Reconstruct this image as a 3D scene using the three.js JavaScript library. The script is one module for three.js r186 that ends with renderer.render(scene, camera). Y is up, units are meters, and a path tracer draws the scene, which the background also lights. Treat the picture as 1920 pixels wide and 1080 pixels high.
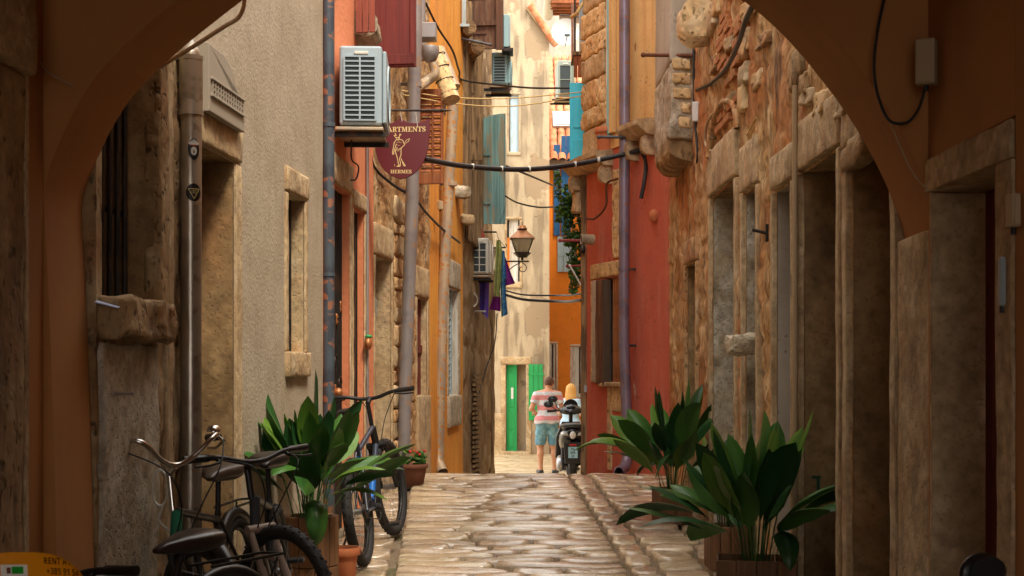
import * as THREE from 'three';
import { mergeGeometries, mergeVertices, toCreasedNormals } from 'three/addons/utils/BufferGeometryUtils.js';
import { RoundedBoxGeometry } from 'three/addons/geometries/RoundedBoxGeometry.js';

// ---------------------------------------------------------------- camera, sky, sun, exposure
const scene = new THREE.Scene();
const FP = 2600, U0 = 960, V0 = 700, EYE = 1.2;            // focal length and principal point in photo pixels, eye height in metres
const camera = new THREE.PerspectiveCamera(2 * Math.atan(V0 / FP) * 180 / Math.PI, 1920 / 1400, 0.05, 400);
camera.setViewOffset(1920, 1400, 0, 0, 1920, 1080);        // shift lens: verticals stay vertical
camera.position.set(0, EYE, 0);
camera.lookAt(0, EYE, -10);
camera.updateProjectionMatrix();
camera.focus = 14; camera.userData.fStop = 11;           // slight softness close to the lens
scene.add(camera);

const renderer = new THREE.WebGLRenderer({ antialias: true });
renderer.toneMapping = THREE.LinearToneMapping;
renderer.toneMappingExposure = 3.75;
renderer.shadowMap.enabled = true;
renderer.shadowMap.type = THREE.PCFSoftShadowMap;

const SUN = new THREE.Vector3(0.32, 1, 0.5).normalize();
{ // bright hazy sky, nearly white, a little brighter round the veiled sun
  const W = 256, H = 128, d = new Float32Array(W * H * 4);
  for (let j = 0; j < H; j++) for (let i = 0; i < W; i++) {
    const el = ((j + 0.5) / H - 0.5) * Math.PI, az = ((i + 0.5) / W - 0.5) * 2 * Math.PI;
    const x = Math.cos(az) * Math.cos(el), y = Math.sin(el), z = Math.sin(az) * Math.cos(el);
    const c = Math.max(0, x * SUN.x + y * SUN.y + z * SUN.z), g = 0.85 + 0.25 * c * c * c;
    const k = (j * W + i) * 4, up = y > 0 ? 1 : 0.25;
    d[k] = 1.0 * g * up; d[k + 1] = 0.97 * g * up; d[k + 2] = 0.92 * g * up; d[k + 3] = 1;
  }
  const t = new THREE.DataTexture(d, W, H, THREE.RGBAFormat, THREE.FloatType);
  t.mapping = THREE.EquirectangularReflectionMapping; t.magFilter = THREE.LinearFilter; t.needsUpdate = true;
  scene.background = t; scene.environment = t;
}
const sun = new THREE.DirectionalLight(0xfff0d8, 1.1);
sun.position.copy(SUN).multiplyScalar(60).add(new THREE.Vector3(0, 0, -14));
sun.target.position.set(0, 0, -14); scene.add(sun.target);
sun.shadow.radius = 24; sun.castShadow = true; sun.shadow.mapSize.set(2048, 2048);
Object.assign(sun.shadow.camera, { left: -30, right: 30, top: 30, bottom: -30, near: 1, far: 140 });
scene.add(sun);

// ---------------------------------------------------------------- helpers
let seed = 12345;
const rnd = () => { seed = (seed + 0x6d2b79f5) | 0; let t = Math.imul(seed ^ (seed >>> 15), 1 | seed); t = (t + Math.imul(t ^ (t >>> 7), 61 | t)) ^ t; return ((t ^ (t >>> 14)) >>> 0) / 4294967296; };
const R = (a, b) => a + (b - a) * rnd(), sgn = (a = 1) => R(-a, a);
const V = (x, y, z) => new THREE.Vector3(x, y, z);
const lerp = (a, b, t) => a + (b - a) * t, clamp = (x, a = 0, b = 1) => Math.min(b, Math.max(a, x)), sm = (a, b, x) => { const t = clamp((x - a) / (b - a)); return t * t * (3 - 2 * t); };
const P = (u, v, D) => V((u - U0) * D / FP, EYE + (V0 - v) * D / FP, -D);   // photo pixel + distance -> point
const used = {};
const numbered = (n) => { if (!(n in used)) { used[n] = 0; return n; } return n + '_' + String(++used[n]).padStart(3, '0'); };
function tag(o, label, category, group, kind) { o.userData.label = label; if (category) o.userData.category = category; if (group) o.userData.group = group; if (kind) o.userData.kind = kind; return o; }
function thing(name, label, category, pos = [0, 0, 0], turn = 0, group) {
  const g = new THREE.Group(); g.name = numbered(name); scene.add(g);
  g.position.set(...(pos.isVector3 ? pos.toArray() : pos)); g.rotation.y = turn; return tag(g, label, category, group);
}
function part(name, geo, mat, parent, label) {
  if (Array.isArray(geo)) geo = merge(geo);
  const m = new THREE.Mesh(geo, mat); m.name = name; m.castShadow = m.receiveShadow = true; parent.add(m);
  if (label) m.userData.label = label; return m;
}
function merge(list) {
  list = list.filter(Boolean).map((g) => { g = g.index ? g.toNonIndexed() : g; const o = new THREE.BufferGeometry(); o.setAttribute('position', g.attributes.position); if (!g.attributes.normal) g.computeVertexNormals(); o.setAttribute('normal', g.attributes.normal); o.setAttribute('uv', g.attributes.uv || new THREE.BufferAttribute(new Float32Array(g.attributes.position.count * 2), 2)); return o; });
  return mergeGeometries(list, false);
}
function buv(geo, ox = 0, oy = 0) { // box-mapped uv in metres
  const g = geo.index ? geo.toNonIndexed() : geo; if (!g.attributes.normal) g.computeVertexNormals();
  const p = g.attributes.position, uv = new Float32Array(p.count * 2), a = V(), b = V(), c = V();
  for (let i = 0; i < p.count; i += 3) {
    a.fromBufferAttribute(p, i); b.fromBufferAttribute(p, i + 1); c.fromBufferAttribute(p, i + 2);
    const n = b.clone().sub(a).cross(c.clone().sub(a)); const ax = Math.abs(n.x), ay = Math.abs(n.y), az = Math.abs(n.z);
    [a, b, c].forEach((q, k) => { const [s, t] = ay > ax && ay > az ? [q.x, q.z] : ax > az ? [q.z, q.y] : [q.x, q.y]; uv[(i + k) * 2] = s + ox; uv[(i + k) * 2 + 1] = t + oy; });
  }
  g.setAttribute('uv', new THREE.BufferAttribute(uv, 2)); return g;
}
const mv = (g, x, y, z) => g.translate(x, y, z);
function bx(x0, x1, y0, y1, z0, z1, r = 0) { // box from bounds, optionally rounded
  const w = Math.abs(x1 - x0), h = Math.abs(y1 - y0), d = Math.abs(z1 - z0), q = Math.min(r, w * 0.45, h * 0.45, d * 0.45);
  const g = q > 0.0005 ? new RoundedBoxGeometry(w, h, d, 1, q) : new THREE.BoxGeometry(w, h, d);
  return buv(g.translate((x0 + x1) / 2, (y0 + y1) / 2, (z0 + z1) / 2), rnd() * 3, rnd() * 3);
}
function seg(a, b, r, r2 = r, n = 8) {
  const d = b.clone().sub(a), g = new THREE.CylinderGeometry(r2, r, d.length(), n, 1);
  g.applyQuaternion(new THREE.Quaternion().setFromUnitVectors(V(0, 1, 0), d.clone().normalize()));
  return g.translate((a.x + b.x) / 2, (a.y + b.y) / 2, (a.z + b.z) / 2);
}
const tube = (pts, r, n = 6, k = 6) => new THREE.TubeGeometry(new THREE.CatmullRomCurve3(pts), Math.max(4, pts.length * k), r, n);
const cyl = (r0, r1, h, n = 20) => new THREE.CylinderGeometry(r1, r0, h, n);
const lathe = (pts, n = 24) => new THREE.LatheGeometry(pts.map((p) => new THREE.Vector2(...p)), n);
function extrude(pts, d, bev = 0, holes = []) {
  const s = new THREE.Shape(pts.map((p) => new THREE.Vector2(...p))); for (const h of holes) s.holes.push(new THREE.Path(h.map((p) => new THREE.Vector2(...p))));
  return new THREE.ExtrudeGeometry(s, { depth: d, bevelEnabled: bev > 0, bevelSize: bev, bevelThickness: bev, bevelSegments: 2, curveSegments: 10 });
}
function loft(secs, n = 20) { // sections along x: {x, y, z, hy, hz, p}
  const pos = [], idx = [], m = secs.length;
  secs.forEach((s) => { for (let i = 0; i < n; i++) { const a = i / n * 2 * Math.PI, e = 2 / (s.p || 2), c = Math.cos(a), q = Math.sin(a); pos.push(s.x + (s.k || 0) * q, (s.y || 0) + s.hy * Math.sign(q) * Math.abs(q) ** e, (s.z || 0) + s.hz * Math.sign(c) * Math.abs(c) ** e); } });
  for (let j = 0; j < m - 1; j++) for (let i = 0; i < n; i++) { const a = j * n + i, b = j * n + (i + 1) % n, c = a + n, d = b + n; idx.push(a, b, c, b, d, c); }
  for (const [j, f] of [[0, 1], [m - 1, 0]]) { const s = secs[j], k = pos.length / 3; pos.push(s.x, s.y || 0, s.z || 0); for (let i = 0; i < n; i++) { const a = j * n + i, b = j * n + (i + 1) % n; f ? idx.push(k, b, a) : idx.push(k, a, b); } }
  const g = new THREE.BufferGeometry(); g.setAttribute('position', new THREE.Float32BufferAttribute(pos, 3)); g.setIndex(idx); g.computeVertexNormals();
  // make sure it faces outwards
  return buv(g);
}

// ---------------------------------------------------------------- noise
const hash = (x, y, s) => { let h = Math.imul(x, 374761393) ^ Math.imul(y, 668265263) ^ Math.imul(s, 2147483647 ^ 0x5bd1e995); h = Math.imul(h ^ (h >>> 13), 1274126177); return ((h ^ (h >>> 16)) >>> 0) / 4294967296; };
function vn(x, y, px, py, s) { const ix = Math.floor(x), iy = Math.floor(y); let fx = x - ix, fy = y - iy; fx = fx * fx * (3 - 2 * fx); fy = fy * fy * (3 - 2 * fy); const a = ((ix % px) + px) % px, b = (a + 1) % px, c = ((iy % py) + py) % py, d = (c + 1) % py; const h0 = hash(a, c, s), h1 = hash(b, c, s), h2 = hash(a, d, s), h3 = hash(b, d, s); return h0 + (h1 - h0) * fx + (h2 - h0) * fy + (h0 - h1 - h2 + h3) * fx * fy; }
function fb(x, y, px, py, oct, s) { let v = 0, a = 0.5, t = 0; for (let o = 0; o < oct; o++) { v += a * vn(x * px, y * py, px, py, s + o); t += a; a *= 0.5; px *= 2; py *= 2; } return v / t; }
const BIG = 1 << 20;
const nz = (x, y, s = 1, oct = 3) => { let v = 0, a = 0.5, t = 0; for (let o = 0; o < oct; o++) { v += a * vn(x + 500, y + 500, BIG, BIG, s + o); t += a; a *= 0.5; x *= 2; y *= 2; } return v / t; };
function cells(x, y, s) { // F1, F2 of a jittered grid
  const ix = Math.floor(x), iy = Math.floor(y); let f1 = 9, f2 = 9, id = 0;
  for (let j = -1; j < 2; j++) for (let i = -1; i < 2; i++) { const dx = ix + i + 0.15 + 0.7 * hash(ix + i + 900, iy + j + 900, s) - x, dy = iy + j + 0.15 + 0.7 * hash(ix + i + 900, iy + j + 900, s + 7) - y, d = Math.hypot(dx, dy); if (d < f1) { f2 = f1; f1 = d; id = hash(ix + i + 900, iy + j + 900, s + 3); } else if (d < f2) f2 = d; }
  return [f1, f2, id];
}
const toS = (c) => { c = clamp(c); return Math.round(255 * (c <= 0.0031308 ? c * 12.92 : 1.055 * c ** (1 / 2.4) - 0.055)); };
const mixc = (a, b, t) => [lerp(a[0], b[0], t), lerp(a[1], b[1], t), lerp(a[2], b[2], t)];
const scl = (a, k) => [a[0] * k, a[1] * k, a[2] * k];
const shared = {};
function surf({ tile = 2, tileY, size = 512, s = 1, f, rough = 0.9, bump = 0.004, metal = 0, rmap = false, share, extra = {} }) {
  const cd = new Uint8Array(size * size * 4), hd = new Uint8Array(size * size * 4), rd = rmap ? new Uint8Array(size * size * 4) : null;
  for (let j = 0; j < size; j++) for (let i = 0; i < size; i++) {
    const x = i / size, y = j / size, n = (px, py, o, k = 0) => fb(x, y, px, py, o, s * 31 + k * 7);
    const [c, h, r] = f(x, y, n), k = (j * size + i) * 4;
    cd[k] = toS(c[0]); cd[k + 1] = toS(c[1]); cd[k + 2] = toS(c[2]); cd[k + 3] = 255;
    hd[k] = hd[k + 1] = hd[k + 2] = Math.round(255 * clamp(h)); hd[k + 3] = 255;
    if (rd) { rd[k] = rd[k + 1] = rd[k + 2] = Math.round(255 * clamp(r)); rd[k + 3] = 255; }
  }
  const mk = (d, srgb) => { const t = new THREE.DataTexture(d, size, size, THREE.RGBAFormat); t.wrapS = t.wrapT = THREE.RepeatWrapping; t.magFilter = THREE.LinearFilter; t.minFilter = THREE.LinearMipmapLinearFilter; t.generateMipmaps = true; if (srgb) t.colorSpace = THREE.SRGBColorSpace; t.repeat.set(1 / tile, 1 / (tileY || tile)); t.needsUpdate = true; return t; };
  const bt = share ? (shared[share] ||= mk(hd)) : mk(hd);
  return new THREE.MeshPhysicalMaterial({ map: mk(cd, true), bumpMap: bt, bumpScale: bump, roughness: rmap ? 1 : rough, metalness: metal, ...(rd ? { roughnessMap: mk(rd) } : {}), ...extra });
}
const flat = (r, g, b, rough = 0.6, metal = 0, extra = {}) => new THREE.MeshPhysicalMaterial({ color: new THREE.Color().setRGB(r, g, b), roughness: rough, metalness: metal, ...extra });

// ---------------------------------------------------------------- materials (linear base colours)
// painted plaster: broad tone drift, run-down streaks, pits, patches where the paint has come off
const plaster = (o) => surf({ size: o.size || 512, share: o.share, tile: o.tile || 2.6, s: o.s, rough: o.rough || 0.92, bump: o.bump || 0.006, f: (x, y, n) => {
  const big = n(4, 4, 4, 1), st = n(28, 4, 4, 2), fine = n(96, 96, 2, 3), mid = n(16, 16, 3, 4), pk = n(6, 5, 5, 5);
  let c = mixc(o.c, o.d, clamp(sm(0.35, 0.7, big) * 0.8 + (fine - 0.5) * 0.25));
  c = mixc(c, o.e || scl(o.c, 0.6), (o.streak || 0.4) * sm(o.st0 || 0.5, (o.st0 || 0.5) + 0.3, st) * (0.4 + 0.6 * big));
  c = scl(c, 0.92 + 0.16 * mid);
  const pe = sm(o.peel || 0.72, (o.peel || 0.72) + 0.03, pk); c = mixc(c, o.under || [0.5, 0.4, 0.28], pe);
  const pit = (o.pit ?? 1) * sm(0.8, 0.9, n(60, 60, 2, 6)); c = scl(c, 1 - 0.4 * pit);
  return [c, 0.5 + (fine - 0.5) * (o.grain || 0.4) + (mid - 0.5) * 0.5 - pe * 0.3 - pit * 0.3];
} });
const M = {};
M.passage = plaster({ s: 2, c: [0.47, 0.21, 0.065], d: [0.4, 0.175, 0.055], e: [0.32, 0.135, 0.042], streak: 0.25, peel: 0.9, bump: 0.003, grain: 0.15, pit: 0.15 });
M.cream = plaster({ s: 3, c: [0.43, 0.36, 0.265], d: [0.38, 0.31, 0.22], e: [0.25, 0.195, 0.13], streak: 0.3, peel: 0.92, bump: 0.0028, grain: 0.8, tile: 1.2, pit: 0.3 });
M.salmon = plaster({ s: 4, c: [0.72, 0.25, 0.115], d: [0.64, 0.21, 0.095], e: [0.45, 0.15, 0.07], streak: 0.35, peel: 0.8 });
M.orange = plaster({ s: 5, c: [0.8, 0.35, 0.035], d: [0.72, 0.28, 0.03], e: [0.45, 0.15, 0.03], streak: 0.45, peel: 0.76, under: [0.5, 0.36, 0.2] });
M.red = plaster({ s: 6, c: [0.53, 0.12, 0.07], d: [0.45, 0.095, 0.06], e: [0.58, 0.24, 0.16], streak: 0.5, peel: 0.84, under: [0.62, 0.48, 0.34] });
M.ochre = plaster({ s: 7, c: [0.72, 0.47, 0.2], d: [0.64, 0.38, 0.14], e: [0.42, 0.18, 0.06], streak: 0.5, peel: 0.74, under: [0.42, 0.16, 0.06] });
M.beige = plaster({ s: 8, c: [0.47, 0.375, 0.25], d: [0.35, 0.265, 0.165], e: [0.17, 0.125, 0.08], streak: 1, st0: 0.38, peel: 0.6, under: [0.34, 0.25, 0.155], tile: 3.1 });
M.farOrange = plaster({ s: 9, c: [0.85, 0.25, 0.02], d: [0.8, 0.22, 0.02], streak: 0.1, peel: 0.93 });
M.white = plaster({ s: 10, c: [0.42, 0.36, 0.31], d: [0.38, 0.29, 0.23], e: [0.66, 0.56, 0.45], streak: 0.3, peel: 0.9, tile: 4 });
M.brownwall = plaster({ s: 11, c: [0.34, 0.22, 0.115], d: [0.22, 0.14, 0.075], e: [0.14, 0.08, 0.04], streak: 0.8, peel: 0.66, under: [0.42, 0.3, 0.18], bump: 0.012, tile: 1.6 });
M.greyplaster = plaster({ s: 12, c: [0.47, 0.42, 0.34], d: [0.38, 0.33, 0.26], e: [0.25, 0.19, 0.12], streak: 0.4, peel: 0.74, under: [0.5, 0.42, 0.3] });
// weathered masonry: ochre stone and mortar, rusty and sooty patches, deep pores
const rubble = (o) => surf({ tile: o.tile || 1.7, s: o.s, rough: 0.95, bump: o.bump || 0.022, f: (x, y, n) => {
  const a = n(5, 5, 5, 1), b = n(14, 9, 4, 2), c0 = n(40, 40, 3, 3), st = o.iso ? n(9, 7, 5, 4) : n(22, 4, 4, 4), d = n(8, 6, 5, 5), pore = (o.pore ?? 1) * sm(0.6, 0.85, n(o.pf || 70, o.pf || 46, 3, 6));
  let c = mixc(o.c, o.d, sm(0.3, 0.72, a)); c = mixc(c, o.pale || [0.58, 0.46, 0.3], sm(0.45, 0.8, b) * 0.8);
  c = mixc(c, o.rust || [0.4, 0.15, 0.045], sm(0.5, 0.8, d) * (o.rusty ?? 0.7)); c = mixc(c, o.dark || [0.1, 0.06, 0.03], sm(0.5, 0.9, st) * (o.soot ?? 0.6));
  c = scl(c, (0.65 + 0.7 * c0) * (1 - 0.6 * pore));
  return [c, 0.45 + (b - 0.5) * 0.8 + (c0 - 0.5) * 0.35 - pore * 0.45];
} });
M.rubble = rubble({ s: 21, c: [0.5, 0.305, 0.135], d: [0.36, 0.2, 0.08] });
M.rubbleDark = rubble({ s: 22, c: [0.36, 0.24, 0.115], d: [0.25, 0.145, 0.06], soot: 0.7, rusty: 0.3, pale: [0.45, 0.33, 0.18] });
M.rubblePale = rubble({ s: 23, c: [0.7, 0.5, 0.26], d: [0.58, 0.39, 0.18], soot: 0.25, rusty: 0.35 });
M.stone = rubble({ s: 24, c: [0.5, 0.37, 0.21], d: [0.42, 0.29, 0.155], soot: 0.5, rusty: 0.3, bump: 0.008, tile: 1.4, pore: 0.5, pf: 128, iso: true });
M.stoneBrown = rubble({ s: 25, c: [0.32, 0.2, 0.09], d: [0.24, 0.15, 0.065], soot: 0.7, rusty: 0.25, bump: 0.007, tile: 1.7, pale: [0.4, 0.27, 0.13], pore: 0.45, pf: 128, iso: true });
M.stoneGrey = rubble({ s: 26, c: [0.47, 0.42, 0.33], d: [0.4, 0.33, 0.22], soot: 0.6, rusty: 0.1, bump: 0.01, tile: 1.3, pale: [0.6, 0.55, 0.45], pore: 0.8, pf: 110, iso: true });
// rain-worn masonry, everything drawn out downwards
M.rubbleStreak = surf({ tile: 2.1, s: 27, rough: 0.95, bump: 0.03, f: (x, y, n) => {
  const a = n(6, 4, 5, 1), st = n(44, 5, 5, 2), s2 = n(16, 3, 5, 3), fi = n(90, 40, 3, 4), d = n(9, 5, 5, 5), pl = n(20, 7, 5, 6);
  let c = mixc([0.5, 0.3, 0.125], [0.37, 0.2, 0.075], sm(0.3, 0.7, a)); c = mixc(c, [0.64, 0.47, 0.26], sm(0.46, 0.74, pl) * 0.8); c = mixc(c, [0.42, 0.15, 0.04], sm(0.5, 0.72, d) * 0.75); c = mixc(c, [0.09, 0.05, 0.022], sm(0.5, 0.76, st) * 0.75 * (0.4 + 0.6 * sm(0.35, 0.6, s2)));
  return [scl(c, 0.6 + 0.8 * fi), 0.5 + (st - 0.5) * -0.7 + (pl - 0.5) * 0.6 + (fi - 0.5) * 0.5];
} });
M.cobble = surf({ tile: 0.9, s: 31, bump: 0.007, rmap: true, f: (x, y, n) => {
  const a = n(4, 4, 4, 1), b = n(9, 20, 4, 2), c0 = n(80, 80, 2, 3), w = n(7, 9, 4, 4);
  let c = mixc([0.56, 0.45, 0.32], [0.46, 0.35, 0.23], sm(0.35, 0.65, a)); c = mixc(c, [0.64, 0.56, 0.45], sm(0.5, 0.75, b) * 0.4); c = scl(c, 0.85 + 0.3 * c0);
  return [c, 0.5 + (b - 0.5) * 0.9 + (c0 - 0.5) * 0.12, 0.1 + 0.22 * w + 0.1 * sm(0.5, 0.7, b)];
}, extra: { specularIntensity: 1, clearcoat: 0.5, clearcoatRoughness: 0.12 } });
M.joint = surf({ tile: 1.2, s: 32, bump: 0.012, rough: 0.95, f: (x, y, n) => {
  const a = n(5, 5, 4, 1), g = n(60, 60, 3, 2), m = sm(0.56, 0.68, n(6, 6, 4, 3)); let c = mixc([0.15, 0.11, 0.07], [0.23, 0.17, 0.11], a); c = mixc(c, [0.085, 0.085, 0.03], m * 0.8); return [scl(c, 0.6 + 0.8 * g), g];
} });
M.street = surf({ tile: 3, s: 33, bump: 0.02, rough: 0.55, f: (x, y, n) => { const [f1, f2, id] = [n(24, 24, 2, 1), n(10, 14, 3, 2), n(12, 16, 2, 3)]; return [mixc(mixc([0.5, 0.36, 0.2], [0.62, 0.5, 0.33], sm(0.4, 0.6, f2)), [0.24, 0.17, 0.09], sm(0.6, 0.7, f1) * 0.6), 0.4 + f2 * 0.4 - sm(0.6, 0.7, f1) * 0.3]; } });
// wood: grain along v
const wood = (o) => surf({ share: 'wood', size: 256, tile: o.tile || 0.8, tileY: o.tileY || 1.6, s: o.s, rough: o.rough || 0.75, bump: o.bump || 0.004, f: (x, y, n) => {
  const g = n(48, 3, 4, 1), b = n(6, 4, 4, 2), p = n(20, 6, 5, 3); let c = mixc(o.c, o.d, sm(0.3, 0.75, g)); c = mixc(c, o.e || scl(o.c, 0.5), sm(o.w0 || 0.56, (o.w0 || 0.56) + 0.12, p) * (o.wear ?? 0.6)); c = scl(c, 0.85 + 0.3 * b);
  return [c, 0.3 + g * 0.6 - sm(0.6, 0.7, p) * 0.2 * (o.wear ?? 0.6)];
} });
M.wTeal = wood({ s: 41, c: [0.2, 0.36, 0.35], d: [0.12, 0.24, 0.25], e: [0.3, 0.24, 0.15], wear: 0.8, w0: 0.5 });
M.wBrown = wood({ s: 42, c: [0.13, 0.055, 0.028], d: [0.075, 0.032, 0.018], e: [0.2, 0.11, 0.06] });
M.wMaroon = wood({ s: 43, c: [0.16, 0.022, 0.016], d: [0.12, 0.016, 0.013], wear: 0.15 });
M.wRust = wood({ s: 44, c: [0.3, 0.085, 0.022], d: [0.2, 0.055, 0.016], e: [0.4, 0.16, 0.06], wear: 0.35 });
M.wGreen = wood({ s: 45, c: [0.02, 0.36, 0.1], d: [0.016, 0.3, 0.08], wear: 0.12 });
M.wOld = wood({ s: 46, c: [0.34, 0.22, 0.11], d: [0.2, 0.125, 0.06], e: [0.1, 0.06, 0.03], wear: 0.8, bump: 0.012, rough: 0.9 });
M.wCyan = wood({ s: 47, c: [0.07, 0.66, 0.9], d: [0.06, 0.6, 0.84], wear: 0.1, e: [0.3, 0.6, 0.66] });
M.wBlue = wood({ s: 48, c: [0.012, 0.11, 0.29], d: [0.01, 0.09, 0.25], wear: 0.1 });
M.wWhite = wood({ s: 49, c: [0.72, 0.69, 0.62], d: [0.62, 0.58, 0.5], e: [0.35, 0.28, 0.18], wear: 0.45 });
M.wPaleBlue = wood({ s: 50, c: [0.42, 0.55, 0.62], d: [0.36, 0.48, 0.55], e: [0.3, 0.3, 0.26], wear: 0.4 });
M.wDark = wood({ s: 51, c: [0.095, 0.058, 0.034], d: [0.065, 0.04, 0.024], wear: 0.3 });
M.wPlanter = wood({ s: 52, c: [0.22, 0.105, 0.045], d: [0.15, 0.07, 0.03], e: [0.09, 0.045, 0.022], wear: 0.4 });
M.wSalmon = wood({ s: 53, c: [0.3, 0.07, 0.04], d: [0.22, 0.05, 0.03], wear: 0.3 });
// metals, plastics and the rest
const pipeMat = (s, c, d, e, metal, rough) => surf({ share: 'pipe', tile: 0.7, s, size: 256, metal, rough, bump: 0.001, f: (x, y, n) => [mixc(mixc(c, d, sm(0.4, 0.65, n(4, 5, 4, 1))), e, sm(0.62, 0.74, n(9, 14, 4, 2))), n(8, 8, 3, 3)] });
M.pipeSteel = pipeMat(61, [0.46, 0.41, 0.34], [0.36, 0.32, 0.26], [0.3, 0.26, 0.2], 0.75, 0.3);
M.pipeGrey = pipeMat(62, [0.33, 0.3, 0.3], [0.27, 0.25, 0.26], [0.4, 0.28, 0.2], 0.3, 0.45);
M.pipeTan = pipeMat(63, [0.48, 0.38, 0.26], [0.38, 0.31, 0.24], [0.52, 0.24, 0.07], 0.2, 0.5);
M.pipeBlue = pipeMat(64, [0.075, 0.1, 0.125], [0.05, 0.06, 0.08], [0.3, 0.13, 0.075], 0.2, 0.55);
M.pipeViolet = pipeMat(65, [0.24, 0.2, 0.27], [0.17, 0.15, 0.2], [0.3, 0.16, 0.12], 0.4, 0.4);
M.iron = pipeMat(66, [0.03, 0.026, 0.022], [0.02, 0.017, 0.015], [0.09, 0.04, 0.02], 0.4, 0.5);
M.rust = pipeMat(67, [0.17, 0.06, 0.03], [0.1, 0.04, 0.022], [0.26, 0.1, 0.04], 0.3, 0.75);
M.copper = pipeMat(68, [0.5, 0.2, 0.07], [0.42, 0.16, 0.055], [0.22, 0.1, 0.05], 0.5, 0.45);
M.acWhite = flat(0.34, 0.43, 0.48, 0.45); M.acBlue = flat(0.3, 0.5, 0.55, 0.45); M.acDark = flat(0.04, 0.055, 0.06, 0.5, 0.3); M.acCream = flat(0.66, 0.63, 0.55, 0.45); M.acGreen = flat(0.3, 0.36, 0.32, 0.5);
M.ventGrey = flat(0.36, 0.32, 0.26, 0.5); M.cable = flat(0.014, 0.014, 0.016, 0.55); M.cableTan = flat(0.42, 0.3, 0.17, 0.7); M.cableWhite = flat(0.6, 0.58, 0.52, 0.6); M.rope = flat(0.6, 0.43, 0.18, 0.85);
M.boxTan = flat(0.48, 0.37, 0.22, 0.6); M.plasticWhite = flat(0.7, 0.7, 0.68, 0.5); M.rubber = flat(0.022, 0.021, 0.021, 0.75); M.black = flat(0.013, 0.013, 0.014, 0.4); M.blackSoft = flat(0.022, 0.019, 0.018, 0.38);
M.chrome = flat(0.62, 0.6, 0.56, 0.22, 1); M.alu = flat(0.4, 0.4, 0.4, 0.35, 0.9); M.glassLamp = flat(0.8, 0.74, 0.55, 0.3, 0, { transmission: 0.35, thickness: 0 });
M.pane = flat(0.9, 0.92, 0.92, 0.06, 0, { transmission: 1, thickness: 0 }); M.glassDark = flat(0.02, 0.025, 0.03, 0.12);
M.terracotta = plaster({ s: 71, c: [0.55, 0.17, 0.065], d: [0.48, 0.15, 0.06], e: [0.55, 0.3, 0.18], streak: 0.3, peel: 0.9, bump: 0.002, tile: 1, size: 256, share: 'pot' });
M.terraDark = plaster({ s: 72, c: [0.17, 0.065, 0.035], d: [0.13, 0.05, 0.03], streak: 0.3, peel: 0.9, bump: 0.002, tile: 1, size: 256, share: 'pot' });
M.soil = flat(0.035, 0.022, 0.014, 1);
M.tile = [0, 1, 2].map((k) => plaster({ s: 73 + k, c: [[0.5, 0.17, 0.07], [0.58, 0.24, 0.11], [0.46, 0.15, 0.06]][k], d: [0.56, 0.28, 0.15], streak: 0.3, peel: 0.8, tile: 1.5, bump: 0.003, size: 128, share: 'tile' }));
const leafMat = (s, c, d) => surf({ share: 'leaf', tile: 1, s, size: 256, rough: 0.36, bump: 0.0012, f: (x, y, n) => { const v = n(64, 3, 2, 1), b = n(5, 3, 4, 2); return [scl(mixc(c, d, sm(0.35, 0.7, b)), 0.85 + 0.3 * v), v]; }, extra: { specularIntensity: 0.6 } });
M.leaf = [leafMat(81, [0.03, 0.095, 0.018], [0.05, 0.135, 0.022]), leafMat(82, [0.016, 0.06, 0.018], [0.026, 0.085, 0.02]), leafMat(83, [0.075, 0.165, 0.02], [0.11, 0.2, 0.03])];
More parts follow.
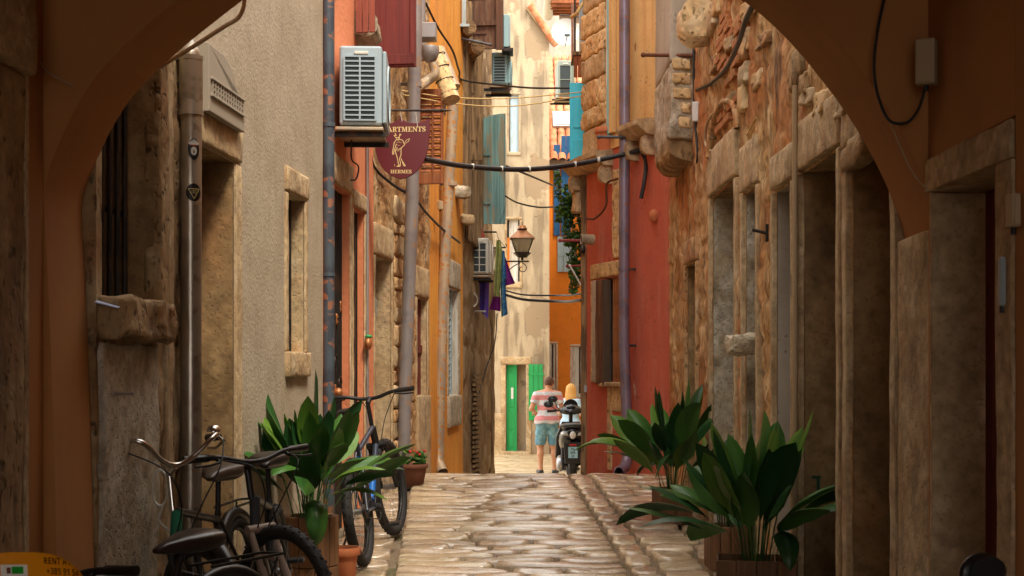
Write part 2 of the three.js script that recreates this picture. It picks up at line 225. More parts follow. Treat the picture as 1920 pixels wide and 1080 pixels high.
// ---------------------------------------------------------------- ground
const PROFILE = [[-12, -1.4], [0, -0.63], [5, -0.296], [8.6, -0.057], [12.2, 0.178], [13.1, 0.2276], [13.8, 0.15], [16, -0.06], [20, -0.37], [23, -0.55], [25, -0.595], [31, -0.61], [80, -0.55]];
function gy(D) { for (let i = 1; i < PROFILE.length; i++) if (D <= PROFILE[i][0]) { const [a, b] = PROFILE[i - 1], [c, d] = PROFILE[i]; return lerp(b, d, (D - a) / (c - a)); } return -0.55; }
{
  const mk = (name, D0, D1, step, dy, m) => {
    const pos = [], idx = [], uv = [], xs = [-40, -4, -2, -1, 0, 1, 2, 4, 40], ds = []; for (let D = D0; D < D1; D += step) ds.push(D); ds.push(D1);
    ds.forEach((D) => xs.forEach((x) => { pos.push(x, gy(D) + dy, -D); uv.push(x, D); }));
    for (let j = 0; j < ds.length - 1; j++) for (let i = 0; i < xs.length - 1; i++) { const a = j * xs.length + i, b = a + 1, c = a + xs.length, d = c + 1; idx.push(a, b, c, b, d, c); }
    const g = new THREE.BufferGeometry(); g.setAttribute('position', new THREE.Float32BufferAttribute(pos, 3)); g.setAttribute('uv', new THREE.Float32BufferAttribute(uv, 2)); g.setIndex(idx); g.computeVertexNormals();
    const o = part(name, g, m, scene); o.name = numbered(name); o.userData.kind = 'structure'; return o;
  };
  mk('far_street', 15.2, 80, 0.8, 0, M.street);
  const street = mk('street', -12, 15.25, 0.45, -0.02, M.joint);
  street.userData.label = 'street of worn polished limestone paving';
  // paving stones: irregular slabs with rounded, slightly dished tops
  const stone = (cx, cd, w, d, h = 0.02, turn = 0) => {
    const n = 16, pos = [], idx = [], e = R(5, 9), tx = sgn(0.045), tz = sgn(0.055), jit = []; for (let i = 0; i < n; i++) jit.push(R(0.955, 1.02));
    const y0 = gy(cd), sl = (gy(cd + 0.2) - gy(cd - 0.2)) / 0.4, c = Math.cos(turn), s = Math.sin(turn), wave = sgn(0.006);
    const ring = (k, y) => { for (let i = 0; i < n; i++) { const a = (i + 0.5) / n * 2 * Math.PI, ca = Math.cos(a), sa = Math.sin(a), q = (Math.abs(ca) ** e + Math.abs(sa) ** e) ** (-1 / e) * jit[i]; const lx = ca * q * w / 2 * (k > 0.99 ? 1 : 1 - (1 - k) * Math.min(1, 0.09 / w) * 4), lz = sa * q * d / 2 * (k > 0.99 ? 1 : 1 - (1 - k) * Math.min(1, 0.07 / d) * 4); const X = lx * c - lz * s, Z = lx * s + lz * c; pos.push(cx + X, y0 + y + (k < 0.99 ? X * tx + Z * tz + wave * Math.sin(X * 14 + cx * 9) : 0) - Z * sl * 1, -cd + Z); } };
    ring(1, -0.05); ring(1, h * 0.3); ring(0.92, h * 0.82); ring(0.7, h * 0.99); pos.push(cx, y0 + h * 1.08 + R(-0.003, 0.003), -cd);
    for (let r = 0; r < 3; r++) for (let i = 0; i < n; i++) { const a = r * n + i, b = r * n + (i + 1) % n, c2 = a + n, d2 = b + n; if (r === 0) idx.push(a, c2, b, b, c2, d2); else idx.push(a, c2, b, b, c2, d2); }
    for (let i = 0; i < n; i++) idx.push(3 * n + i, 4 * n, 3 * n + (i + 1) % n);
    const g = new THREE.BufferGeometry(); g.setAttribute('position', new THREE.Float32BufferAttribute(pos, 3)); g.setIndex(idx); g.computeVertexNormals();
    const uv = [], ou = rnd() * 5, ov = rnd() * 5; for (let i = 0; i < pos.length; i += 3) uv.push(pos[i] + ou, pos[i + 2] + ov); g.setAttribute('uv', new THREE.Float32BufferAttribute(uv, 2));
    return g;
  };
  const tones = [1, 0.86, 1.12, 0.95].map((k) => { const m = M.cobble.clone(); m.color.setRGB(k, k * R(0.96, 1.0), k * R(0.9, 0.98)); return m; });
  const eL = (D) => -0.744 - (D - 8.6) * 0.0468, eR = (D) => 0.728 - (D - 8.6) * 0.046;      // edges of the middle strip
  const left = (D) => wallL(D) + 0.02, right = (D) => (D < 13 ? 1.5697 - 0.00728 * D : 1.475 - (D - 13) * 0.333) - 0.02;
  let D = 6.9;
  while (D < 13.9) {
    const d = R(0.11, 0.2) * (D > 12 ? 1.1 : 1); let x = eL(D) + 0.01; const end = eR(D);
    while (x < end - 0.08) { let w = R(0.25, 0.75); if (end - x - w < 0.16) w = end - x; part('paving_stone', stone(x + w / 2, D + d / 2, w - 0.014, d - 0.013, R(0.02, 0.034), sgn(0.03)), tones[Math.floor(rnd() * 4)], street); x += w; }
    D += d;
  }
  for (D = 7.2; D < 13.7;) { const d = R(0.24, 0.42); part('kerb_stone', stone(eR(D) + 0.1, D + d / 2, 0.17, d - 0.015, R(0.016, 0.026), 0.05), tones[Math.floor(rnd() * 4)], street); D += d; }
  for (D = 7.0; D < 13.7;) { const d = R(0.22, 0.34); let x = eR(D) + 0.2; const end = right(D); while (x < end - 0.05) { let w = R(0.25, 0.5); if (end - x - w < 0.15) w = end - x; part('paving_stone', stone(x + w / 2, D + d / 2 + sgn(0.03), w - R(0.01, 0.04), d - R(0.01, 0.04), R(0.018, 0.036), sgn(0.14)), tones[Math.floor(rnd() * 4)], street); x += w; } D += d; }
  for (D = 7.0; D < 12.4;) { const d = R(0.26, 0.42); let x = left(D); const end = eL(D) - 0.03; while (x < end - 0.08) { let w = R(0.28, 0.5); if (end - x - w < 0.15) w = end - x; part('paving_stone', stone(x + w / 2, D + d / 2, w - R(0.012, 0.04), d - R(0.012, 0.04), R(0.012, 0.028), sgn(0.12)), tones[Math.floor(rnd() * 4)], street); x += w; } D += d; }
}
function wallL(D) { return D < 9.4 ? -1.635 + 0.0891 * (D - 5.45) : D < 11.5 ? -1.9607 + 0.0705 * D : D < 14 ? -2.6036 + 0.1264 * D : D < 16.5 ? -2.234 + 0.1 * D : -1.96 + 0.0834 * D; }

// ---------------------------------------------------------------- facades
function fac(XA, DA, XB, DB) {
  const dx = XB - XA, dz = -(DB - DA), L = Math.hypot(dx, dz), ang = Math.atan2(-dz, dx), t = (u) => { const k = (u - U0) / FP; return (k * DA - XA) / (dx - k * (DB - DA)); };
  const F = { L, ang, XA, DA, t, s: (u) => t(u) * L, D: (u) => DA + t(u) * (DB - DA), y: (u, v) => EYE + (V0 - v) * (DA + t(u) * (DB - DA)) / FP };
  F.at = (s, y, z = 0) => V(XA + dx / L * s - dz / L * z, y, -DA + dz / L * s + dx / L * z);
  F.px = (u, v, z = 0) => F.at(F.s(u), F.y(u, v), z);
  return F;
}
function wallGrid(w, y0, y1, holes, step, disp, back = 0.45) {
  const lines = (a, b, cuts) => { const c = [...new Set([a, b, ...cuts.filter((k) => k > a + 0.01 && k < b - 0.01)].map((k) => +k.toFixed(4)))].sort((p, q) => p - q), o = []; for (let i = 0; i < c.length - 1; i++) { const n = Math.max(1, Math.round((c[i + 1] - c[i]) / step)); for (let k = 0; k < n; k++) o.push(lerp(c[i], c[i + 1], k / n)); } o.push(b); return o; };
  const xs = lines(0, w, holes.flatMap((h) => [h.s0, h.s1])), ys = lines(y0, y1, holes.flatMap((h) => [h.y0, h.y1])), nx = xs.length, ny = ys.length, pos = [], uv = [], idx = [];
  for (let j = 0; j < ny; j++) for (let i = 0; i < nx; i++) {
    const x = xs[i], y = ys[j]; let e = Math.min(x, w - x) / 0.06; for (const h of holes) { const dx = Math.max(h.s0 - x, x - h.s1, 0), dy = Math.max(h.y0 - y, y - h.y1, 0); e = Math.min(e, Math.hypot(dx, dy) / 0.06); }
    pos.push(x, y, disp ? disp(x, y) * clamp(e) : 0); uv.push(x, y);
  }
  const inside = (x, y) => holes.some((h) => x > h.s0 && x < h.s1 && y > h.y0 && y < h.y1);
  for (let j = 0; j < ny - 1; j++) for (let i = 0; i < nx - 1; i++) { if (inside((xs[i] + xs[i + 1]) / 2, (ys[j] + ys[j + 1]) / 2)) continue; const a = j * nx + i, b = a + 1, c = a + nx, d = c + 1; idx.push(a, b, c, b, d, c); }
  const g = new THREE.BufferGeometry(); g.setAttribute('position', new THREE.Float32BufferAttribute(pos, 3)); g.setAttribute('uv', new THREE.Float32BufferAttribute(uv, 2)); g.setIndex(idx); g.computeVertexNormals();
  const out = [g]; // ends and top back to the wall's depth
  const q = (a, b, c, d) => { const k = new THREE.BufferGeometry(); k.setAttribute('position', new THREE.Float32BufferAttribute([...a, ...b, ...c, ...a, ...c, ...d], 3)); k.computeVertexNormals(); return buv(k); };
  out.push(q([0, y0, -back], [0, y0, 0], [0, y1, 0], [0, y1, -back]), q([w, y0, 0], [w, y0, -back], [w, y1, -back], [w, y1, 0]), q([0, y1, 0], [w, y1, 0], [w, y1, -back], [0, y1, -back]));
  return merge(out);
}
function house(name, label, F, { y0 = -1.2, y1 = 7, mat, holes = [], step = 0.25, disp, deep = 3.5, roof = true, cat = 'house' }) {
  const g = thing(name, label, cat, [F.XA, 0, -F.DA], F.ang);
  part('wall', wallGrid(F.L, y0, y1, holes, step, disp), mat, g);
  // hollow behind the front: back and end walls, floor and ceiling, so that recesses are dark for lack of light
  part('rear_wall', bx(0.004, F.L - 0.004, y0, y1 - 0.01, -deep, -deep + 0.3), mat, g); part('end_wall', bx(0.004, 0.03, y0, y1 - 0.01, -deep + 0.302, -0.452), mat, g); part('end_wall', bx(F.L - 0.03, F.L - 0.004, y0, y1 - 0.01, -deep + 0.302, -0.452), mat, g); part('upper_floor', bx(0.031, F.L - 0.031, y1 - 0.3, y1 - 0.02, -deep + 0.302, -0.1), M.wOld, g); part('ground_floor', bx(0.031, F.L - 0.031, y0, y0 + 0.1, -deep + 0.302, -0.1), M.stone, g);
  if (roof) part('roof', extrude([[0.14, y1 + 0.012], [0.14, y1 + 0.1], [-deep / 2, y1 + 0.75], [-deep, y1 + 0.1], [-deep, y1 + 0.012]], F.L - 0.01).applyMatrix4(new THREE.Matrix4().makeRotationY(-Math.PI / 2)).translate(F.L - 0.005, 0, 0), M.tile[0], g);
  return g;
}
const hole = (F, uA, uB, y1, y0) => ({ s0: Math.min(F.s(uA), F.s(uB)), s1: Math.max(F.s(uA), F.s(uB)), y0, y1 });
// reveals of an opening: two jambs, lintel soffit, sill; a stone surround set proud of the wall
function opening(H, h, { d = 0.25, mat, soffit, frame = 0, top = frame, low = 0, proud = 0.012, fm = mat, back = null }) {
  const t = 0.05, m = soffit || mat;
  part('jamb', bx(h.s0 - t, h.s0, h.y0, h.y1, -d - 0.1, -0.004), mat, H); part('jamb', bx(h.s1, h.s1 + t, h.y0, h.y1, -d - 0.1, -0.004), mat, H);
  part('lintel_soffit', bx(h.s0 - t, h.s1 + t, h.y1, h.y1 + t, -d - 0.1, -0.004), m, H); part('sill_bed', bx(h.s0 - t, h.s1 + t, h.y0 - t, h.y0, -d - 0.1, -0.004), m, H);
  if (back) part('recess_back', bx(h.s0 - t, h.s1 + t, h.y0, h.y1, -d - 0.16, -d - 0.11), back, H);
  if (frame) {
    const r = 0.008; part('jamb_stone', rough(bx(h.s0 - frame, h.s0 - 0.012, h.y0, h.y1, -0.1, proud, r), 0.006), fm, H); part('jamb_stone', rough(bx(h.s1 + 0.012, h.s1 + frame, h.y0, h.y1, -0.1, proud, r), 0.006), fm, H);
    part('lintel', rough(bx(h.s0 - frame, h.s1 + frame, h.y1 + 0.014, h.y1 + top, -0.1, proud + 0.006, r), 0.006), fm, H); if (low) part('sill', rough(bx(h.s0 - frame, h.s1 + frame, h.y0 - low, h.y0 - 0.003, -0.1, proud + 0.02, r), 0.006), fm, H);
  }
}
function rough(g, a, f = 9, cut = 0.12) { // knock a clean block about a little: split long faces, then shift points by noise of their position
  g = divide(g, cut);
  const p = g.attributes.position; for (let i = 0; i < p.count; i++) { const x = p.getX(i), y = p.getY(i), z = p.getZ(i); p.setXYZ(i, x + (nz(y * f, z * f + x * 3, 5, 3) - 0.5) * 2 * a, y + (nz(x * f, z * f, 9, 3) - 0.5) * 2 * a, z + (nz(x * f, y * f, 13, 3) - 0.5) * 2 * a); }
  const uv = g.attributes.uv; const c = mergeVertices((() => { const k = new THREE.BufferGeometry(); k.setAttribute('position', p); return k; })(), 1e-4); c.computeVertexNormals();
  const o = toCreasedNormals(c, 0.9); if (o.attributes.position.count === p.count && uv) { o.setAttribute('uv', uv); return o; } return buv(o);
}
function divide(g, max) { // split edges longer than max
  g = g.index ? g.toNonIndexed() : g; const p = g.attributes.position, t = g.attributes.uv; let tris = [];
  for (let i = 0; i < p.count; i += 3) tris.push([0, 1, 2].map((k) => [p.getX(i + k), p.getY(i + k), p.getZ(i + k), t ? t.getX(i + k) : 0, t ? t.getY(i + k) : 0]));
  for (let it = 0; it < 14; it++) { const out = []; let any = false; for (const T of tris) { let best = -1, bl = max; for (let k = 0; k < 3; k++) { const a = T[k], b = T[(k + 1) % 3], l = Math.hypot(a[0] - b[0], a[1] - b[1], a[2] - b[2]); if (l > bl + 1e-6) { bl = l; best = k; } } if (best < 0) { out.push(T); continue; } any = true; const a = T[best], b = T[(best + 1) % 3], c = T[(best + 2) % 3], m = a.map((q, k) => (q + b[k]) / 2); out.push([a, m, c], [m, b, c]); } tris = out; if (!any) break; }
  const pos = [], uv = []; for (const T of tris) for (const q of T) { pos.push(q[0], q[1], q[2]); uv.push(q[3], q[4]); }
  const o = new THREE.BufferGeometry(); o.setAttribute('position', new THREE.Float32BufferAttribute(pos, 3)); o.setAttribute('uv', new THREE.Float32BufferAttribute(uv, 2)); o.computeVertexNormals(); return o;
}
const bars = (H, h, z, n, r, mat, rails = []) => { for (let i = 0; i < n; i++) part('bar', seg(V(lerp(h.s0, h.s1, (i + 0.5) / n), h.y0, z), V(lerp(h.s0, h.s1, (i + 0.5) / n), h.y1, z), r, r, 6), mat, H); for (const y of rails) part('rail', bx(h.s0, h.s1, y - 0.012, y + 0.012, z - r - 0.008, z - r - 0.001), mat, H); };
function planks(H, s0, s1, y0, y1, z, n, mat, name = 'plank', gap = 0.006, t = 0.025) { const w = (s1 - s0) / n; for (let i = 0; i < n; i++) part(name, bx(s0 + w * i + gap / 2, s0 + w * (i + 1) - gap / 2, y0, y1, z - t, z + sgn(0.002), 0.004), mat, H); }
const rock = (w, h, d, r = 0.35) => { // a rounded field stone
  const g = new RoundedBoxGeometry(w, h, d, 2, Math.min(w, h, d) * r), p = g.attributes.position, o = rnd() * 50;
  for (let i = 0; i < p.count; i++) { const x = p.getX(i), y = p.getY(i), z = p.getZ(i), k = 0.86 + 0.28 * nz(x * 9 / w * 0.15 + o + z * 3, y * 9 / h * 0.15 + o, 3, 2); p.setXYZ(i, x * k, y * (0.9 + 0.2 * nz(x * 8 + o, z * 8, 5, 2)), z * k); }
  g.computeVertexNormals(); return buv(g, rnd() * 4, rnd() * 4);
};
const stoneDisp = (a, w, h, s) => (x, y) => { const [f1, f2] = cells(x / w + 0.35 * nz(x * 3, y * 3, s, 2), y / h, s); return a * (sm(0.02, 0.3, f2 - f1) - 0.6) + (nz(x * 6, y * 3, s + 9, 4) - 0.5) * a * 1.6; };

const FA = fac(-1.635, 5.45, -1.532, 6.605), FB = fac(-1.5315, 6.61, -1.283, 9.4), FC = fac(-1.298, 9.402, -1.15, 11.5), FD = fac(-1.15, 11.502, -0.834, 14), FE = fac(-0.834, 14.002, -0.584, 16.5), FF = fac(-0.584, 16.502, -0.292, 20);
const FI = fac(1.475, 12.995, 1.53, 5.45), FR = fac(0.808, 15, 1.475, 13);

// ---- the passage the camera stands in, with its arch
{
  const A = thing('arched_passage', 'brown plastered passage ending in a wide arch onto the alley', 'passage');
  const px = [[180, 1230], [178, 1080], [168, 700], [160, 500], [155, 385], [165, 345], [185, 295], [215, 235], [250, 182], [300, 130], [350, 85], [400, 45], [445, 10], [520, -45], [620, -95], [740, -130], [900, -150], [1080, -130], [1200, -95], [1310, -45], [1385, -2], [1430, 32], [1480, 80], [1535, 145], [1580, 205], [1620, 268], [1655, 335], [1675, 385], [1692, 440], [1694, 520], [1697, 700], [1704, 1080], [1706, 1230]];
  const curve = new THREE.CatmullRomCurve3(px.map(([u, v]) => { const q = P(u, v, 5.45); return V(q.x, q.y, 0); })).getPoints(90).map((q) => [q.x, q.y]);
  const arch = extrude([[-2.6, curve[0][1]], ...curve, [2.6, curve[curve.length - 1][1]], [2.6, 4.4], [-2.6, 4.4]], 0.44); arch.translate(0, 0, -5.44);
  part('arch_wall', buv(toCreasedNormals(arch, 0.6)), M.passage, A);
  // stone facing of one pier
  part('pier_stone', rough(bx(1.512, 1.56, -0.9, EYE + (V0 - 440) * 5.2 / FP, -5.446, -4.995, 0.01), 0.007, 7, 0.08), M.stone, A);
  // side walls and ceiling
  part('side_wall', bx(-1.99, -1.69, -1.7, 3.4, -4.998, 5), M.passage, A);
  const WR = 1.5; // the other wall has a doorway
  part('side_wall', bx(WR, WR + 0.5, -1.7, 3.4, -4.13, 5), M.passage, A); part('side_wall', bx(WR, WR + 0.5, 1.97, 3.4, -4.998, -4.134), M.passage, A); part('side_wall', bx(WR + 0.002, WR + 0.5, -1.7, 1.85, -4.998, -4.955), M.passage, A);
  part('ceiling', bx(-2.6, 2.6, 3.401, 3.7, -4.996, 5), M.passage, A);
  const D = thing('passage_doorway', 'stone framed doorway with a dark red door in the passage wall', 'doorway', [WR, 0, -4.6]);
  part('jamb', rough(bx(-0.006, 0.2, -1.2, 1.846, -0.362, -0.34, 0.006), 0.006, 6), M.stone, D); part('jamb', rough(bx(-0.012, 0.2, -1.2, 1.846, 0.33, 0.463, 0.006), 0.006, 6), M.stone, D);
  part('lintel', rough(bx(-0.014, 0.3, 1.848, 1.966, -0.39, 0.45, 0.006), 0.006, 6), M.stone, D);
  const leaf = part('door_leaf', bx(0.185, 0.225, -1.2, 1.846, -0.335, 0.325), M.wMaroon, D); for (const [a, b] of [[-1, -0.1], [0, 0.8], [0.9, 1.7]]) part('door_panel', bx(0.172, 0.184, a, b, -0.24, 0.24, 0.006), M.wMaroon, leaf);
  const L = thing('passage_door_jamb', 'dark weathered stone door jamb let into the passage plaster', 'door jamb', [-1.69, 0, -4.68]);
  part('jamb', rough(bx(-0.1, 0.012, -1.2, EYE + 570 * 4.65 / FP, -0.095, 0.75, 0.01), 0.009, 8, 0.08), M.rubbleDark, L); part('edge_strip', bx(-0.1, 0.016, -1.2, 2.25, -0.13, -0.098, 0.004), M.stone, L); part('plaster_patch', rough(bx(-0.1, 0.05, EYE + 575 * 4.65 / FP, 2.7, -0.13, 0.6, 0.02), 0.012), M.stone, L);
}
// ---- house with the barred window just past the arch
{
  const h = { s0: 0.06, s1: FA.s(290), y0: 1.506, y1: 3.2 };
  const H = house('barred_window_house', 'old brown stone house with a tall barred window beside the arch', FA, { y1: 7.2, mat: M.rubbleDark, holes: [h], step: 0.05, disp: stoneDisp(0.018, 0.5, 0.4, 3) });
  opening(H, h, { d: 0.24, mat: M.stoneBrown }); part('surround', rough(bx(h.s1, h.s1 + 0.1, 1.45, 3.3, -0.05, 0.03, 0.01), 0.012, 8, 0.07), M.rubbleDark, H);
  part('surround', rough(bx(h.s1 + 0.12, h.s1 + 0.2, -0.6, 3.3, -0.05, 0.02, 0.01), 0.01, 8, 0.07), M.stone, H);
  part('sill', rough(bx(h.s0 - 0.04, h.s1 + 0.02, 1.34, 1.508, -0.1, 0.1, 0.02), 0.022, 12, 0.05), M.rubbleDark, H, 'rough crumbling stone sill');
  part('wall_patch', rough(bx(0.02, h.s1 + 0.0, -0.7, 1.32, -0.05, 0.022, 0.01), 0.014, 5, 0.07), M.stoneGrey, H, 'pale plaster below the sill');
  const G = thing('window_grille', 'black vertical iron bars in the deep window by the arch', 'window grille', FA.at(0, 0, 0), FA.ang); bars(G, h, -0.12, 7, 0.013, M.iron, [1.9, 2.5]);
  const pp = thing('folded_paper', 'bluish white folded paper on the rough stone sill', 'paper', FA.px(176, 568, 0.04), FA.ang + 0.3); part('sheet', bx(-0.05, 0.05, -0.004, 0.0, -0.03, 0.06), flat(0.5, 0.58, 0.8, 0.7), pp).rotation.set(0.25, 0, 0.1);
  const hk = thing('wall_hook', 'small iron peg sticking out of the pale plaster below the sill', 'hook', FA.px(205, 738, 0.02), FA.ang); part('peg', seg(V(0, 0, -0.02), V(0.005, 0, 0.08), 0.006), M.alu, hk); part('plate', cyl(0.014, 0.014, 0.008).rotateX(Math.PI / 2), M.alu, hk);
}
// ---- cream house
{
  const hd = hole(FB, 383, 438, 2.31, -0.9); hd.s0 = 0.03; const hw = hole(FB, 539, 570, 2.3, 1.335);
  const H = house('cream_house', 'cream house with sandy rendered wall, stone door frame and small window', FB, { y1: 7.4, mat: M.cream, holes: [hd, hw], step: 0.12, disp: (x, y) => (nz(x * 2, y * 2, 4, 3) - 0.5) * 0.012 });
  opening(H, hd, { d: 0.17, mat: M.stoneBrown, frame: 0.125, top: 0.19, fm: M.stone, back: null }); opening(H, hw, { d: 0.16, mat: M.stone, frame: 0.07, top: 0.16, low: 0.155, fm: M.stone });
  const d = thing('plank_door', 'dark plank door deep in the cream house stone frame', 'door', FB.at(0, 0, 0), FB.ang); planks(d, hd.s0, hd.s1, -0.9, 2.3, -0.18, 5, M.wDark);
  const G = thing('window_grille', 'dark iron bars in the small window of the cream house', 'window grille', FB.at(0, 0, 0), FB.ang); bars(G, hw, -0.08, 4, 0.011, M.iron, [1.5, 2.1]); part('pane', bx(hw.s0, hw.s1, hw.y0, hw.y1, -0.16, -0.156), M.pane, G); part('mullion', bx((hw.s0 + hw.s1) / 2 - 0.02, (hw.s0 + hw.s1) / 2 + 0.02, hw.y0, hw.y1, -0.155, -0.13), M.wDark, G);
  // metal vent hood above the door
  const a = FB.s(372), b = FB.s(440), yb = FB.y(440, 240), yt = FB.y(395, 150), hs = a + 0.62 * (b - a);
  const Vt = thing('vent_hood', 'grey metal vent hood with a slotted grille above the cream house door', 'vent', FB.at(a, 0, 0), FB.ang); const w = b - a;
  const side = [[0, yb - 0.02], [w, yb - 0.02], [w, yb + 0.06], [w * 0.62, yb + 0.26], [w * 0.4, yb + 0.3], [0, yb + 0.3]];
  part('hood', buv(extrude(side, 0.05, 0.004, [[[0.035, yb + 0.06], [0.035, yb + 0.135], [w * 0.94, yb + 0.135], [w * 0.94, yb + 0.06]]])), M.ventGrey, Vt); for (const [q, r] of [[0.05, 0.062], [0.133, 0.145]]) part('frame', bx(0.02, w * 0.96, yb + q, yb + r, 0.05, 0.066, 0.003), M.ventGrey, Vt);
  for (let i = 0; i < 13; i++) part('grille_bar', bx(0.035 + i * (w * 0.9 / 12.5), 0.035 + i * (w * 0.9 / 12.5) + w * 0.03, yb + 0.0625, yb + 0.1325, 0.04, 0.06), M.ventGrey, Vt); for (let j = 1; j < 3; j++) part('grille_rail', bx(0.035, w * 0.94, yb + 0.06 + j * 0.025, yb + 0.066 + j * 0.025, 0.045, 0.0595), M.ventGrey, Vt);
  part('tap', seg(V(w * 0.97, yb + 0.07, 0.02), V(w * 1.06, yb + 0.07, 0.02), 0.008), M.alu, Vt);
}
// ---- salmon house
{
  const hg = hole(FC, 617, 655, 2.545, -0.8), h2 = hole(FC, 662, 682, 2.47, -0.6);
  const H = house('salmon_house', 'salmon pink house with iron gate and air conditioner', FC, { y1: 7.6, mat: M.salmon, holes: [hg, h2], step: 0.15, disp: (x, y) => (nz(x * 2, y * 2, 14, 3) - 0.5) * 0.02 });
  opening(H, hg, { d: 0.25, mat: M.salmon, frame: 0.07, top: 0.22, fm: M.stone }); opening(H, h2, { d: 0.2, mat: M.salmon, frame: 0.05, top: 0.14, fm: M.stone });
  const G = thing('iron_gate', 'tall black wrought iron gate with scrolls in the salmon wall', 'gate', FC.at(0, 0, 0), FC.ang); bars(G, hg, -0.06, 10, 0.011, M.iron, [0.15, 1.0, 2.2]);
  for (let i = 0; i < 5; i++) { const s = lerp(hg.s0, hg.s1, (i + 0.5) / 5), y = [1.72, 1.78, 1.68, 1.6, 1.7][i]; part('collar', lathe([[0.012, -0.04], [0.024, -0.02], [0.012, 0], [0.024, 0.02], [0.012, 0.04]], 10).translate(s, y, -0.06), M.copper, G); part('scroll', new THREE.TorusGeometry(0.055, 0.007, 6, 18, 4.6).translate(s, 1.12 + 0.16 * (i % 2), -0.055), M.iron, G); }
  part('lock_plate', bx(hg.s0 + 0.3, hg.s0 + 0.42, 1.0, 1.12, -0.05, -0.03, 0.01), M.copper, G); part('knob', new THREE.SphereGeometry(0.035, 14, 10).translate(hg.s0 + 0.38, 1.06, -0.01), M.copper, G);
  const d = thing('narrow_door', 'narrow dark barred door next to the iron gate', 'door', FC.at(0, 0, 0), FC.ang); planks(d, h2.s0, h2.s1, -0.6, h2.y1, -0.12, 3, M.wDark); bars(d, h2, -0.05, 5, 0.008, M.iron, [0.9, 1.9]);
  // wooden shutters of its upper windows, opened square to the wall
  const sh = thing('open_shutter', 'big maroon painted shutter folded open above the shield sign', 'shutter', FC.at(FC.s(697), 0, 0), FC.ang + Math.PI / 2 - 0.16);
  const k = 11.4 / FP, yb = EYE + (V0 - 132) * k; part('leaf', bx(0.0, 0.335, yb, yb + 1.6, -0.02, 0.018, 0.004), M.wMaroon, sh); part('rail', bx(0.0, 0.325, yb + 0.02, yb + 0.1, 0.018, 0.03, 0.003), M.wMaroon, sh); part('stile', bx(0.29, 0.325, yb + 0.1, yb + 1.6, 0.018, 0.03, 0.003), M.wMaroon, sh); sh.children.forEach((c) => c.geometry.rotateY(0)); sh.rotation.y = -0.1; sh.position.copy(P(704, 0, 11.3).setY(0));
  const s2 = thing('open_shutter', 'rusty red plank shutter beside the stone corbel over the air conditioner', 'shutter', P(668, 0, 10.6).setY(0), -0.12); planks(s2, 0, 0.15, EYE + (V0 - 62) * 10.6 / FP, EYE + (V0 + 200) * 10.6 / FP, 0.02, 3, M.wSalmon);
  const cb = thing('stone_corbel', 'weathered rounded stone corbel above the blue grey air conditioner', 'corbel', FC.px(668, 60, 0), FC.ang); part('block', rough(loft([{ x: -0.05, y: 0.05, hy: 0.09, hz: 0.16, p: 3, z: 0.02 }, { x: 0.09, y: 0.0, hy: 0.1, hz: 0.17, p: 3, z: 0.02 }]), 0.02, 10, 0.06), M.stoneGrey, cb);
}
// ---- stone house with the red shutter
{
  const h1 = hole(FD, 703, 733, 2.185, -0.5), h2 = hole(FD, 781, 800, 1.935, 0.987);
  const H = house('rubble_house', 'ochre rubble stone house with worn door lintels between the salmon and orange walls', FD, { y1: 7.4, mat: M.rubble, holes: [h1, h2], step: 0.05, disp: stoneDisp(0.02, 0.24, 0.15, 31) });
  opening(H, h1, { d: 0.24, mat: M.stone, frame: 0.05, top: 0.27, fm: M.stone }); opening(H, h2, { d: 0.16, mat: M.stone, frame: 0.07, top: 0.3, low: 0.8, fm: M.stone });
  const rocks = [0, 1, 2, 3, 4, 5].map((k) => rough(bx(-0.1, 0.1, -0.07, 0.07, -0.05, 0.03, 0.018).translate(k * 3, k * 2, 0), 0.02, 9, 0.07).translate(-k * 3, -k * 2, 0)); const s0 = FD.s(737), s1 = FD.s(766);
  for (let y = 0.05; y < 2.6;) { const hh = R(0.08, 0.21); for (let s = s0; s < s1 - 0.08;) { const w = R(0.1, 0.34); const m = part('wall_stone', rocks[Math.floor(rnd() * 6)], [M.rubble, M.rubblePale, M.stone][Math.floor(rnd() * 3)], H); m.position.set(s + w / 2, y + hh / 2 + sgn(0.012), sgn(0.012)); m.scale.set(w / 0.2, hh / 0.14, 1); m.rotation.z = sgn(0.08); s += w + 0.012; } y += hh + 0.012; }
  const d = thing('plank_door', 'grey brown plank door under the big worn lintel of the rubble house', 'door', FD.at(0, 0, 0), FD.ang); planks(d, h1.s0, h1.s1, -0.5, h1.y1, -0.2, 4, M.wDark);
  const w = thing('closed_shutter', 'dark red closed shutter in the rubble house window', 'shutter', FD.at(0, 0, 0), FD.ang); planks(w, h2.s0 + 0.1, h2.s1, h2.y0, h2.y1, -0.06, 4, M.wMaroon); part('rail', bx(h2.s0 + 0.1, h2.s1, 1.4, 1.48, -0.059, -0.045), M.wMaroon, w);
  const mb = thing('meter_box', 'small grey meter box in the rubble house doorway', 'meter box', FD.px(707, 592, -0.1), FD.ang); part('case', bx(-0.02, 0.1, -0.16, 0.16, 0, 0.07, 0.006), M.acWhite, mb); part('lid', bx(-0.01, 0.09, 0.0, 0.14, 0.07, 0.078, 0.003), M.acWhite, mb);
}
